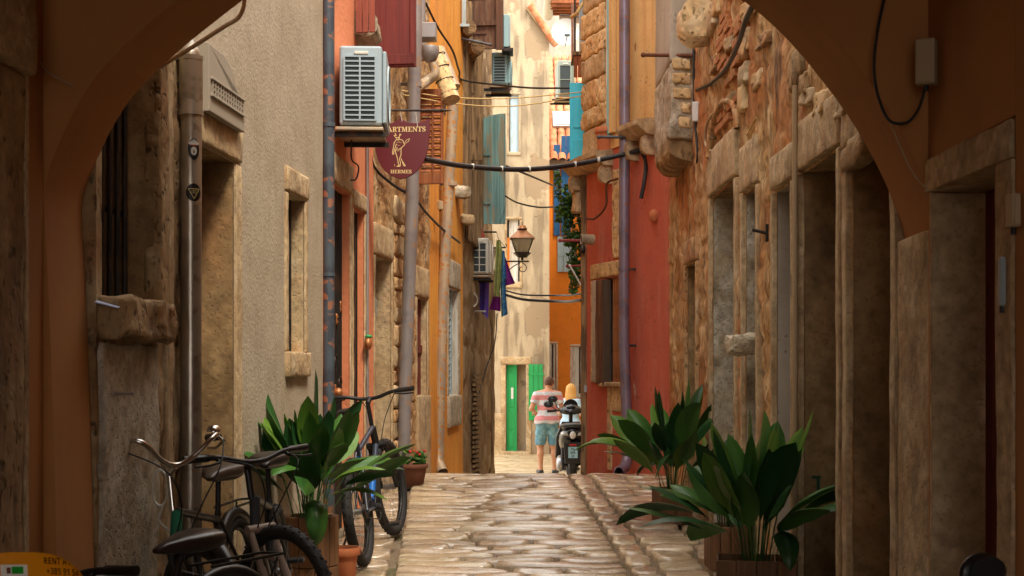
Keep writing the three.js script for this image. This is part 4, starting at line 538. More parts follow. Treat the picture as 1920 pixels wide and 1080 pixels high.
  tk('cable', 'upper of the black cables crossing behind the lantern', [P(948, 545, 19.5), P(985, 553, 20), P(1040, 554, 20), P(1090, 551, 17)], 0.012, M.cable);
  tk('cable', 'thick lower black cable crossing behind the lantern', [P(948, 553, 19.5), P(985, 562, 20), P(1040, 565, 20), P(1090, 563, 17)], 0.02, M.cable);
  tk('cable', 'brown cable stapled along the rubble wall behind the sign', [P(690, 270, 11.3), P(700, 310, 11.5), P(735, 345, 11.95), P(775, 370, 12.6), P(800, 400, 13.4), P(830, 430, 14.4), P(862, 455, 15.8)], 0.013, M.cable);
  tk('cable', 'black looped cable hanging under the air conditioner', [P(659, 262, 10), P(660, 300, 10.05), P(672, 312, 10.1), P(668, 335, 10.1), P(657, 338, 10)], 0.006, M.cable);
  tk('cable', 'black cable swinging from the arch to the grey box', [P(1440, -40, 6.0), P(1404, 25, 6.6), P(1385, 80, 7.5), P(1360, 130, 9), P(1330, 158, 10.4), P(1305, 170, 11.2)], 0.014, M.cable);
  tk('cable', 'black cable down the corner of the chimney breast', [P(1301, -20, 11.2), P(1301, 170, 11.2), P(1303, 230, 11.2), P(1308, 290, 11.1), P(1300, 330, 11.5)], 0.011, M.cable);
  tk('cable', 'tan cable looped over the dark slot in the old wall', [P(1380, 175, 9.3), P(1345, 205, 10), P(1325, 235, 10.4), P(1322, 265, 10.5), P(1334, 285, 10.2)], 0.011, M.cableTan);
  tk('cable', 'thin yellow wire hanging down by the narrow doorway', [P(1392, 268, 9), P(1420, 220, 8.5), P(1398, 290, 8.9), P(1415, 345, 8.5)], 0.005, M.rope);
  tk('cable', 'bundle of black wires hanging on the red wall', [P(1203, 284, 13.5), P(1210, 300, 13.5), P(1208, 340, 13.4), P(1202, 372, 13.4)], 0.022, M.cable);
  tk('cable', 'crooked dark cable on the red wall below the cornice', [P(1158, 335, 13.9), P(1138, 345, 14.1), P(1136, 385, 14.15), P(1118, 408, 14.3), P(1100, 410, 14.6)], 0.012, M.rust);
  tk('clothes_line', 'upper yellow clothes line stretched across the lane', [P(752, 170, 12), P(850, 183, 13), P(960, 184, 14), P(1097, 172, 15)], 0.006, M.rope, 'clothes line');
  tk('clothes_line', 'lower yellow clothes line stretched across the lane', [P(755, 178, 12), P(850, 194, 13), P(960, 199, 14), P(1092, 180, 15)], 0.006, M.rope, 'clothes line');
  tk('rope', 'knotted rope hung from the stone corner', [P(1097, 2, 15), P(1088, 14, 15), P(1082, 24, 15), P(1072, 32, 15.1)], 0.02, M.rope, 'rope');
  tk('cable', 'black cable looping down the arch from the beige box', [P(1662, -20, 4.95), P(1645, 60, 4.93), P(1639, 130, 4.93), P(1648, 185, 4.92), P(1670, 228, 4.9), P(1700, 230, 4.9), P(1722, 205, 4.9), P(1734, 165, 4.9)], 0.0055, M.cable);
  tk('cable', 'thin pale wire running down the arch to the doorway', [P(1670, 232, 4.97), P(1690, 280, 4.97), P(1715, 330, 4.97), P(1742, 358, 4.96)], 0.003, M.cableTan);
  tk('wire', 'stub of wire poking from the arch plaster', [P(64, 102, 4.98), P(90, 135, 4.95), P(115, 150, 4.93), P(138, 162, 4.93)], 0.003, M.cableTan, 'wire');
  tk('cable', 'dark wire hanging below the magenta cloth', [P(932, 588, 19), P(928, 640, 19), P(912, 690, 18.8), P(898, 740, 18.4), P(893, 800, 18)], 0.008, M.cable);
  const box = (name, label, p, w, h, d, mat, turn = 0) => { const g = thing(name, label, 'box', p, turn); part('case', bx(-w / 2, w / 2, -h / 2, h / 2, -d / 2, d / 2, 0.006), mat, g); part('lid', bx(-w / 2 + 0.006, w / 2 - 0.006, -h / 2 + 0.006, h / 2 - 0.006, d / 2 + 0.001, d / 2 + 0.006, 0.002), mat, g); part('gland', cyl(0.008, 0.008, 0.02, 10).translate(0, -h / 2 - 0.01, 0), M.cable, g); };
  box('junction_box', 'beige junction box on the arch corner with a black cable', P(1737, 117, 4.88), 0.068, 0.16, 0.06, M.boxTan, -0.5); box('cable_box', 'pale grey box hung on the cable by the chimney breast', P(1305, 210, 11.1), 0.055, 0.16, 0.05, M.plasticWhite, -0.3); box('intercom', 'small pale wall box beside the passage doorway', P(1909, 395, 4.12).setX(1.49), 0.03, 0.1, 0.06, M.boxTan, 0); box('wall_switch', 'grey strip plate on the passage door frame', P(1882, 528, 4.2).setX(1.485), 0.02, 0.15, 0.03, M.acWhite, 0); box('fuse_box', 'small beige box under the louvred shutter on the orange wall', P(825, 385, 14.2), 0.05, 0.09, 0.04, M.boxTan, 0.9);
}
// ---------------------------------------------------------------- air conditioners
function aircon(name, label, p, turn, { w = 0.3, h = 0.56, len = 0.8, rows = 13, cols = 2, mat = M.acWhite, tray = true, hi = 0 }) { // the end with the coil grille faces +z
  const g = thing(name, label, 'air conditioner', p, turn), T = 0.016; part('casing', bx(0, w, 0, h, -len, 0, 0.02), mat, g);
  const x0 = w * 0.12, x1 = w * 0.85, y0 = h * 0.06, y1 = h * 0.86; part('coil', bx(x0, x1, y0, y1, 0.0005, 0.004), M.acDark, g);
  for (let i = 0; i <= rows; i++) { const y = lerp(y0, y1, i / rows); part('grille_bar', bx(x0 - 0.004, x1 + 0.004, y - 0.005, y + 0.005, 0.003, T), mat, g); }
  for (let i = 0; i <= cols; i++) { const x = lerp(x0, x1, i / cols); part('grille_rib', bx(x - 0.006, x + 0.006, y0, y1, 0.004, T + 0.001), mat, g); }
  part('front_cover', bx(w + 0.001, w + 0.03, 0.02, h - 0.03, -len + 0.03, -0.04, 0.01), mat, g); part('fan_guard', new THREE.TorusGeometry(h * 0.36, 0.01, 6, 28).rotateY(Math.PI / 2).translate(w + 0.032, h / 2, -len * 0.6), mat, g);
  part('handle', bx(w * 0.35, w * 0.68, h * 0.885, h * 0.925, 0.001, 0.014, 0.005), M.acCream, g); if (tray) { part('drip_tray', bx(-0.03, w + 0.01, -0.038, -0.014, -len + 0.02, 0.015, 0.006), M.pipeTan, g); for (const z of [-0.05, -len + 0.1]) part('bracket', bx(-0.1, w + 0.03, -0.075, -0.042, z - 0.016, z + 0.016), M.iron, g); part('foot', bx(0.02, w - 0.02, -0.018, 0, -len + 0.05, -0.03), M.rubber, g); } return g;
}
aircon('air_conditioner', 'big blue grey air conditioner bracketed on the salmon wall', P(636, 234, 9.75), 0.05, { len: 0.6 });
aircon('air_conditioner', 'cream air conditioner with square grille above the purple washing', P(882, 514, 17.6), -0.04, { w: 0.235, h: 0.46, len: 0.6, rows: 4, cols: 2, mat: M.acCream });
aircon('air_conditioner', 'pale teal air conditioner under the dark timber boarding', P(922, 158, 17.2), -0.04, { w: 0.2, h: 0.4, len: 0.5, rows: 9, cols: 1, mat: M.acBlue });
aircon('air_conditioner', 'grey green air conditioner over the cyan shutter', P(1046, 180, 24), 0.06, { w: 0.26, h: 0.62, len: 0.5, rows: 2, cols: 1, mat: M.acGreen });
{ const g = thing('wall_cabinet', 'pale teal cabinet edge beside the dark timber boarding', 'cabinet', P(944, 88, 17)); part('case', bx(0, 0.07, 0, 0.4, -0.3, 0, 0.01), M.acBlue, g); part('door', bx(0.071, 0.085, 0.02, 0.38, -0.28, -0.02), M.acWhite, g); part('shelf', bx(-0.02, 0.12, -0.05, -0.015, -0.3, 0.02), M.iron, g); }
// ---------------------------------------------------------------- shield sign
{
  const D = 11.0, k = D / FP, c = P(753, 278, D), g = thing('shield_sign', 'dark red shield sign with gold lettering hanging below an iron bracket', 'sign', c, 0.02);
  const sx = (u) => (u - 753) * k, sy = (v) => (278 - v) * k, s = new THREE.Shape(); s.moveTo(sx(701), sy(233)); s.quadraticCurveTo(sx(728), sy(240), sx(751), sy(222)); s.quadraticCurveTo(sx(775), sy(240), sx(806), sy(222)); s.bezierCurveTo(sx(806), sy(275), sx(800), sy(326), sx(752), sy(335)); s.bezierCurveTo(sx(706), sy(326), sx(701), sy(280), sx(701), sy(233));
  const eg = new THREE.ExtrudeGeometry(s, { depth: 0.016, bevelEnabled: true, bevelSize: 0.003, bevelThickness: 0.003, bevelSegments: 1, curveSegments: 16 }).translate(0, 0, -0.02);
  part('board', eg, flat(0.115, 0.009, 0.014, 0.42), g);
  const cv = document.createElement('canvas'); cv.width = cv.height = 1024; const x = cv.getContext('2d'), W = 112, pxx = (u) => (u - 697) / W * 1024, pyy = (v) => (v - 222) / W * 1024; x.clearRect(0, 0, 1024, 1024); x.fillStyle = '#e2c68a'; x.strokeStyle = '#e2c68a'; x.lineJoin = x.lineCap = 'round';
  x.font = 'bold 118px serif'; x.textAlign = 'center'; x.save(); x.translate(pxx(753.5), pyy(247)); x.rotate(-0.015); x.scale(0.98, 1); x.fillText('APARTMENTS', 0, 0, 900); x.restore(); x.font = 'bold 84px serif'; x.fillText('HERMES', pxx(752), pyy(325), 400);
  const line = (pts, w = 12) => { x.lineWidth = w; x.beginPath(); pts.forEach(([u, v], i) => (i ? x.lineTo(pxx(u), pyy(v)) : x.moveTo(pxx(u), pyy(v)))); x.stroke(); };
  line([[741, 250], [743, 254], [739, 254], [742, 258], [748, 258], [750, 251], [749, 255], [752, 252]]); line([[744, 258], [744, 261], [747, 263], [749, 258]]); line([[743, 262], [739, 268], [738, 276], [736, 284], [736, 289], [738, 289], [739, 282], [742, 275], [743, 270]]); line([[749, 261], [755, 263], [757, 268], [759, 271], [752, 278], [746, 281]]); line([[745, 277], [741, 283], [744, 293], [746, 300], [747, 308], [749, 310], [744, 312], [750, 312], [751, 306], [749, 298], [752, 290], [752, 279]]); line([[752, 297], [755, 305], [757, 311], [760, 311], [755, 303]]); line([[758, 268], [763, 262], [768, 260], [766, 265], [760, 269]], 7); line([[744, 267], [748, 266], [752, 268]], 6); line([[745, 272], [749, 273]], 5); line([[740, 308], [740, 312]], 6); line([[742, 283], [749, 283]], 5);
  const t = new THREE.CanvasTexture(cv); t.colorSpace = THREE.SRGBColorSpace; part('lettering', new THREE.PlaneGeometry(W * k, W * k).translate((753 - 753) * k, (278 - 278) * k, 0.0015), new THREE.MeshPhysicalMaterial({ map: t, roughness: 0.5, transparent: true, alphaTest: 0.4 }), g);
  const b = thing('sign_bracket', 'black iron rod with a spear finial holding the shield sign', 'bracket', P(700, 207, D)), q = (u, v) => P(u, v, D).sub(P(700, 207, D));
  part('rod', seg(q(690, 207), q(838, 207), 0.009), M.iron, b); part('finial', merge([cyl(0.012, 0, 0.06, 8).rotateZ(-Math.PI / 2).translate(q(842, 207).x, 0, 0), bx(q(832, 0).x, q(836, 0).x, -0.04, 0.04, -0.005, 0.005), new THREE.SphereGeometry(0.016, 10, 8).translate(q(829, 207).x, 0, 0)]), M.iron, b);
  for (const [u, v] of [[728, 233], [752, 224], [781, 234]]) part('hanger', seg(q(u - 2, 208), q(u + 2, v + 4), 0.0025), M.cableWhite, b);
}
// ---------------------------------------------------------------- shutters seen face on, high on the walls
{
  const D = 12.7, k = D / FP, g = thing('louvred_shutter', 'rust brown louvred shutter open behind the shield sign', 'shutter', P(785, 345, D), -0.1), w = 46 * k, h = 178 * k;
  part('stile', bx(0, w * 0.1, 0, h, -0.04, 0, 0.004), M.wRust, g); part('stile', bx(w * 0.52, w * 0.62, 0, h, -0.04, 0, 0.004), M.wRust, g); part('stile', bx(w * 0.9, w, 0, h, -0.04, 0, 0.004), M.wRust, g); part('bottom_rail', bx(w * 0.1, w * 0.9, 0, 0.1, -0.038, -0.002, 0.004), M.wRust, g); part('top_rail', bx(w * 0.1, w * 0.9, h - 0.08, h, -0.038, -0.002, 0.004), M.wRust, g);
  for (let c = 0; c < 2; c++) for (let i = 0; i < 12; i++) { const m = part('slat', bx(c ? w * 0.62 : w * 0.1, c ? w * 0.9 : w * 0.52, -0.028, 0.028, -0.005, 0.005), M.wRust, g); m.position.set(0, 0.13 + i * (h - 0.24) / 11, -0.02); m.rotation.x = -0.65; }
  const tb = (D, u0, u1, v0, v1, n, mat, label, arch, name = 'plank_shutter', turn = -0.1) => { const k = D / FP, t = thing(name, label, 'shutter', P(u0, v1, D), turn), W = (u1 - u0) * k, H = (v1 - v0) * k; for (let i = 0; i < n; i++) { const a = i / n, b = (i + 1) / n, top = (x) => H - (arch ? arch * (1 - Math.sqrt(clamp(1 - (1 - x) ** 2))) : 0); part('plank', buv(extrude([[a * W + 0.002, 0], [b * W - 0.002, 0], [b * W - 0.002, top(b)], [(a + b) / 2 * W, top((a + b) / 2)], [a * W + 0.002, top(a + 0.02)]], 0.024 + R(0, 0.004), 0.002).translate(0, 0, -0.03), rnd() * 3, rnd() * 3), mat, t); } for (const q of [0.18, 0.62]) part('batten', bx(W * 0.02, W * 0.55, H * q, H * q + 0.025, 0, 0.012), mat, t); return t; };
  tb(18.2, 886, 948, 214, 420, 4, M.wTeal, 'weathered teal plank shutter with a rounded top corner', 0.22); 
  const t = tb(17, 876, 944, -60, 92, 5, M.wBrown, 'dark brown timber boarded shutter over the lane', 0); part('rail', bx(0.02, 0.4, 0.28, 0.34, 0.0, 0.03), M.wBrown, t); part('stile', bx(0.36, 0.44, -0.02, 1.0, 0.0, 0.04), M.wBrown, t);
  tb(16.9, 870, 905, 98, 300, 3, M.wOld, 'bare grey brown plank leaf against the weathered house', 0);
  const lg = (u, v, D, r, label) => { const o = thing('log_end', label, 'beam', P(u, v, D), 0.3); part('beam', rough(buv(cyl(r, r * 0.9, 0.5, 14).rotateX(Math.PI / 2)), 0.012, 8, 0.1), M.wOld, o); part('end_grain', cyl(r * 0.8, r * 0.8, 0.012, 14).rotateX(Math.PI / 2).translate(0, 0, 0.252), M.wOld, o); };
  lg(870, 60, 16.6, 0.1, 'upper rounded beam end beside the brown boarded shutter'); lg(886, 95, 16.7, 0.1, 'lower rounded beam end beside the brown boarded shutter');
  const cb = thing('stone_corbel', 'broken pale stone corbel under the teal shutter', 'corbel', P(865, 362, 16.0), 0.2); part('block', rough(bx(-0.12, 0.1, -0.05, 0.08, -0.15, 0.1, 0.03), 0.03, 10, 0.05), M.stoneGrey, cb); const cb2 = thing('stone_corbel', 'small tan stone corbel below the broken pale one', 'corbel', P(874, 412, 16.4), 0.2); part('block', rough(bx(-0.08, 0.09, -0.05, 0.06, -0.15, 0.1, 0.03), 0.02, 10, 0.05), M.stone, cb2);
  const br = thing('grey_rod', 'blue grey iron rod poking out under the brown shutter', 'rod', P(866, 72, 16.4)); part('rod', seg(V(0, 0, 0), P(920, 84, 16.4).sub(P(866, 72, 16.4)), 0.016), M.pipeBlue, br); part('cap', new THREE.SphereGeometry(0.02, 10, 8).translate(...P(920, 84, 16.4).sub(P(866, 72, 16.4)).toArray()), M.pipeBlue, br);
  const bl = thing('narrow_window', 'narrow pale blue window frame beside the orange wall top', 'window', P(866, 45, 16.3)); part('stile', bx(0, 0.05, 0, 0.8, -0.03, 0), M.wPaleBlue, bl); part('rail', bx(-0.04, 0.09, -0.03, 0, -0.03, 0.01), M.wPaleBlue, bl);
}
// ---------------------------------------------------------------- lantern, washing, dish, odds and ends
{
  const D = 19.9, k = D / FP, o = P(979, 488, D), g = thing('street_lantern', 'copper topped wall lantern with milky panes on a scrolled bracket', 'lantern', o), q = (u, v) => [(u - 979) * k, (488 - v) * k];
  const r1 = 11.5 * k, r2 = 20.5 * k, y1 = q(0, 474)[1], y2 = q(0, 448)[1], c4 = Math.SQRT2; const fr = (a, ya, b, yb, m, nm, s = 4) => part(nm, new THREE.CylinderGeometry(b * c4, a * c4, yb - ya, s, 1).rotateY(Math.PI / 4).translate(0, (ya + yb) / 2, 0), m, g);
  const body = new THREE.Group(); fr(r1, y1, r2, y2, M.glassLamp, 'glass'); fr(r2 * 1.15, y2, r2 * 0.42, y2 + 15 * k, M.copper, 'roof'); fr(r2 * 0.32, y2 + 15 * k, r2 * 0.32, y2 + 19 * k, M.iron, 'neck', 8); fr(r2 * 0.34, y2 + 19 * k, r2 * 0.2, y2 + 25 * k, M.copper, 'chimney_cap', 8); part('tip', seg(V(0, y2 + 25 * k, 0), V(0, y2 + 31 * k, 0), 0.006), M.iron, g); fr(r1 * 0.5, y1 - 9 * k, r1 * 1.1, y1, M.iron, 'base', 8); part('stem', seg(V(0, y1 - 14 * k, 0), V(0, y1 - 8 * k, 0), 0.02), M.iron, g);
  for (const [a, b] of [[1, 1], [1, -1], [-1, 1], [-1, -1]]) part('frame_bar', seg(V(a * r1, y1, b * r1), V(a * r2, y2, b * r2), 0.006), M.iron, g); for (const [y, r] of [[y1, r1], [y2, r2 * 1.02]]) part('frame_ring', new THREE.TorusGeometry(r * c4, 0.006, 4, 4).rotateZ(Math.PI / 4).rotateX(Math.PI / 2).translate(0, y, 0), M.iron, g);
  const A = (u, v) => V(...q(u, v), 0); part('arm', merge([seg(A(938, 490), A(992, 490), 0.011), tube([A(948, 512), A(962, 500), A(976, 492)], 0.008), tube([A(978, 492), A(985, 497), A(987, 503), A(983, 509), A(977, 509), A(974, 504), A(978, 500)], 0.007)]), M.iron, g); part('wall_plate', bx(A(936, 0).x, A(939, 0).x, A(0, 515).y, A(0, 484).y, -0.03, 0.03), M.iron, g);
}
{
  const cloth = (name, label, D, pts, wave, mat, cat = 'cloth') => { // hanging cloth: rows of [vTop.. ] given as left/right outline per row
    const n = pts.length, m = 12, pos = [], uv = [], idx = [], o = P(pts[0][0], pts[0][2], D); const ph = rnd() * 6;
    pts.forEach(([a, b, v], j) => { for (let i = 0; i <= m; i++) { const t = i / m, p = P(lerp(a, b, t), v + (t - 0.5) * (pts[j][3] || 0), D).sub(o); p.z += wave * Math.sin(t * 9 + ph + j * 0.35) * (0.4 + j / n); pos.push(p.x, p.y, p.z); uv.push(p.x, p.y); } });
    for (let j = 0; j < n - 1; j++) for (let i = 0; i < m; i++) { const a = j * (m + 1) + i, b = a + 1, c = a + m + 1, d = c + 1; idx.push(a, c, b, b, c, d); }
    const g = new THREE.BufferGeometry(); g.setAttribute('position', new THREE.Float32BufferAttribute(pos, 3)); g.setAttribute('uv', new THREE.Float32BufferAttribute(uv, 2)); g.setIndex(idx); g.computeVertexNormals(); const mm = part(numbered(name), g, mat, scene); mm.position.copy(o); tag(mm, label, cat); return mm;
  };
  const fab = (s, c, d) => surf({ share: 'fab', tile: 0.3, s, size: 128, rough: 0.95, bump: 0.002, f: (x, y, n) => [mixc(c, d, sm(0.4, 0.65, n(9, 7, 4, 1))), n(50, 50, 2, 2)], extra: { side: THREE.DoubleSide } });
  const vio = fab(91, [0.17, 0.06, 0.55], [0.13, 0.1, 0.5]), gre = fab(92, [0.4, 0.45, 0.16], [0.34, 0.38, 0.13]), blu = fab(93, [0.05, 0.22, 0.5], [0.14, 0.36, 0.55]), mag = fab(94, [0.22, 0.012, 0.24], [0.18, 0.01, 0.2]);
  cloth('hanging_towel', 'violet towel hanging under the cream air conditioner', 18.2, [[898, 918, 519], [899, 917, 535], [899, 916, 560], [899, 915, 590, 16]], 0.035, vio, 'towel');
  cloth('hanging_trousers', 'pale green trousers hanging from a clothes hanger', 18.8, [[931, 938, 450], [929, 942, 470], [928, 940, 500], [927, 939, 530], [926, 937, 556]], 0.03, gre, 'trousers');
  cloth('hanging_dress', 'mottled blue garment hanging among the washing', 18.9, [[934, 938, 460], [937, 946, 490], [938, 948, 520], [939, 949, 555], [940, 952, 592, -6]], 0.03, blu, 'garment'); cloth('hanging_scarf', 'short bright blue garment end beside the magenta cloth', 18.7, [[941, 946, 470], [941, 948, 495], [942, 950, 522, 4]], 0.02, blu, 'garment');
  cloth('hanging_cloth', 'magenta cloth pegged out behind the blue garment', 18.95, [[942, 944, 472], [943, 952, 495], [946, 959, 515], [946, 966, 534, -5]], 0.015, mag); cloth('hanging_cloth', 'magenta cloth hem below the pale green trousers', 19.0, [[926, 938, 548], [922, 939, 565], [917, 939, 582, 4]], 0.02, mag);
  const rk = thing('drying_rack', 'black iron drying rods sticking out above the washing', 'drying rack', P(874, 435, 18.6)), q = (u, v, D = 18.6) => P(u, v, D).sub(P(874, 435, 18.6)); part('rod', seg(q(868, 435), q(931, 435), 0.012), M.iron, rk); part('rod', seg(q(910, 465, 18.9), q(948, 464, 18.9), 0.012), M.iron, rk); part('hook', tube([q(948, 464, 18.9), q(950, 460, 18.9), q(947, 457, 18.9)], 0.007), M.iron, rk); part('hanger', tube([q(931, 435), q(934, 446), q(946, 462, 18.8)], 0.004), M.iron, rk); part('lower_rod', seg(q(872, 583, 17.8), q(911, 584, 17.8), 0.012), M.cableWhite, rk);
  const hz = thing('hose_coil', 'coil of white hose hung on the weathered house', 'hose', P(882, 562, 17.6)); for (let i = 0; i < 4; i++) part('loop', new THREE.TorusGeometry(0.085 + i * 0.006, 0.006, 6, 26).rotateY(0.3 + i * 0.06).translate(sgn(0.006), sgn(0.008), i * 0.012), M.cableWhite, hz); part('strap', bx(-0.09, -0.04, 0.08, 0.1, 0, 0.02).rotateZ(-0.7), flat(0.5, 0.05, 0.02), hz);
  const bd = thing('red_brace', 'sloping red painted brace above the cream air conditioner', 'brace', P(900, 428, 18)); part('strut', bx(-0.02, 0.02, -0.18, 0.12, -0.02, 0.02).rotateZ(0.35), flat(0.35, 0.03, 0.015, 0.5), bd); part('foot_plate', bx(0.02, 0.09, -0.2, -0.16, -0.03, 0.03), M.rust, bd);
}
{
  const d = thing('satellite_dish', 'large white satellite dish on a rusty pole above the lane', 'satellite dish', P(1060, 60, 25), 0), k = 25 / FP; part('reflector', lathe([[0.001, -0.06], [0.1, -0.05], [0.2, -0.02], [26 * k, 0.02]], 36).rotateX(Math.PI / 2 - 0.1), M.plasticWhite, d); part('arm', seg(V(0, -0.25, 0.02), V(0.02, -0.14, 0.3), 0.01), M.pipeBlue, d); part('receiver', bx(-0.03, 0.07, -0.15, -0.11, 0.27, 0.34, 0.01), M.pipeBlue, d); part('pole', seg(V(13 * k, -0.8, 0.05), V(13 * k, 0.5, 0.05), 0.022), M.rust, d); part('cross_bar', seg(V(-10 * k, 0.3, 0.05), V(26 * k, 0.26, 0.05), 0.012), M.iron, d);
  const b = thing('timber_balcony', 'brown timber balcony box beside the stone corner', 'balcony', P(1074, 158, 17)), kk = 17 / FP; part('floor', bx(0, 26 * kk, 55 * kk, 62 * kk, -0.6, 0, 0.005), M.wOld, b); planks(b, 0.01, 25 * kk, 14 * kk, 54 * kk, -0.02, 3, M.wRust); part('post', bx(2 * kk, 6 * kk, 62 * kk, 160 * kk, -0.04, 0), M.wDark, b); part('post', bx(14 * kk, 26 * kk, 62 * kk, 170 * kk, -0.3, -0.2), M.acWhite, b);
  const rod = (name, label, a, b, r, m) => { const g = thing(name, label, 'rod', a); part('rod', seg(V(0, 0, 0), b.clone().sub(a), r), m, g); part('end_cap', new THREE.SphereGeometry(r * 1.35, 10, 8), m, g); return g; };
  rod('iron_rod', 'dark blue iron rod sticking out above the cable bundle', P(1123, 257, 13.8), P(1192, 257, 13.6), 0.016, M.pipeBlue); const rb = rod('iron_bar', 'rusty iron bar with a chain across the chimney breast', P(1206, 103, 11.5), P(1312, 104, 11.3), 0.016, M.rust); for (let i = 0; i < 9; i++) part('chain_link', new THREE.TorusGeometry(0.016, 0.005, 5, 10).rotateY(i % 2 ? 1.5 : 0.3).translate(66 * 11.4 / FP, -0.01 - i * 0.026, 0.02), M.rust, rb);
  rod('iron_rod', 'red painted rod by the vine next to the short clay pipe', P(1050, 451, 15.2), P(1092, 451, 15.2), 0.016, flat(0.3, 0.03, 0.03, 0.5)); rod('iron_rod', 'lower red rod behind the trailing vine', P(1063, 499, 15.2), P(1096, 498, 15.2), 0.012, flat(0.3, 0.03, 0.03, 0.5)); rod('white_stick', 'white stick leaning at the old timber post', P(1068, 497, 15.1), P(1101, 555, 15.1), 0.009, M.plasticWhite);
  const cp = thing('clay_spout', 'short grey clay spout poking from the red wall', 'spout', P(1102, 449, 14.6), 0.15); part('tube', buv(lathe([[0.05, -0.07], [0.055, -0.06], [0.055, 0.07], [0.04, 0.07], [0.04, -0.06]], 18).rotateZ(Math.PI / 2)), M.stoneGrey, cp); part('collar', new THREE.TorusGeometry(0.05, 0.008, 6, 18).rotateY(Math.PI / 2).translate(-0.065, 0, 0), M.stoneGrey, cp);
  const po = thing('timber_post', 'rough old timber post standing at the red house corner', 'post', P(1095, 700, 15.1).setY(-0.2)); part('shaft', rough(bx(-0.032, 0.032, -0.3, P(0, 330, 15.1).y + 0.2, -0.05, 0.05, 0.01), 0.012, 5, 0.1), M.wOld, po); part('insulator', lathe([[0.001, 0], [0.03, 0.0], [0.035, 0.04], [0.02, 0.08], [0.001, 0.08]], 12).translate(-0.02, P(0, 475, 15.1).y + 0.2, 0.08), M.blackSoft, po); part('tap_box', bx(0, 0.05, P(0, 735, 15.1).y + 0.2, P(0, 722, 15.1).y + 0.2, 0.05, 0.1), M.acWhite, po);
  const fp = thing('flower_pot', 'terracotta pot on the stone cornice above the cable bundle', 'flower pot', P(1137, 300, 14.4)), f = 14.4 / FP; part('pot', buv(lathe([[0.001, 0], [15 * f, 0], [19 * f, 50 * f], [22 * f, 50 * f], [22 * f, 60 * f], [17 * f, 60 * f], [15 * f, 40 * f]])), M.terracotta, fp); part('soil', cyl(16 * f, 16 * f, 0.01).translate(0, 52 * f, 0), M.soil, fp); for (let i = 0; i < 7; i++) { const a = i * 0.9; part('twig', tube([V(0, 0.28, 0), V(Math.cos(a) * 0.05, 0.42 + 0.03 * i, Math.sin(a) * 0.05), V(Math.cos(a) * 0.12, 0.5 + 0.04 * i, Math.sin(a) * 0.1)], 0.004, 5, 4), M.rope, fp); }
  const sc = (n, l, p) => { const c = thing(n, l, 'bracket', p, 0.2); part('block', rough(bx(-0.1, 0.1, -0.12, 0.12, -0.1, 0.1, 0.03), 0.02, 9, 0.05), M.stone, c); part('cap', rough(bx(-0.13, 0.13, 0.122, 0.17, -0.12, 0.12, 0.01), 0.01, 9, 0.06), M.stone, c); }; sc('stone_bracket', 'carved stone bracket under the cyan shutter', P(1092, 380, 15.2));
  const hk = thing('shutter_hook', 'dark iron hinge pin on the pale plastered reveal', 'hinge', FI.px(1450, 437, 0.03), FI.ang); part('plate', bx(-0.02, 0.02, -0.05, 0.05, 0, 0.015), M.iron, hk); part('pin', seg(V(0.0, 0, 0.01), V(-0.01, 0.02, 0.09), 0.01), M.iron, hk);
  const kb = thing('clay_boss', 'small round clay knob on the red wall', 'boss', FR.px(1231, 405, 0.0), FR.ang); part('knob', lathe([[0.001, 0.07], [0.03, 0.065], [0.045, 0.03], [0.04, 0]], 14).rotateX(Math.PI / 2).scale(1, 1.5, 1), M.terracotta, kb); part('base', cyl(0.05, 0.05, 0.012, 14).rotateX(Math.PI / 2), M.red, kb);
  const gm = thing('paint_mark', 'small dark green painted mark on the brown doorway reveal', 'paint mark', P(1531, 905, 7.06)); { const fl = flat(0.01, 0.06, 0.035, 0.7); part('stroke', bx(-0.025, 0.02, 0.02, 0.035, 0, 0.003), fl, gm); part('stroke', bx(0.0, 0.016, -0.06, 0.02, 0, 0.003), fl, gm); }
  const h2 = thing('green_heart', 'green leafed copper knob on the narrow salmon door', 'door ornament', FC.px(681, 645, 0.04), FC.ang); part('knob', new THREE.SphereGeometry(0.04, 14, 10).scale(1, 1.2, 0.8), M.copper, h2); part('sprig', new THREE.SphereGeometry(0.03, 8, 6).scale(1, 0.5, 1).translate(0.03, 0.06, 0), flat(0.02, 0.3, 0.08), h2);
}
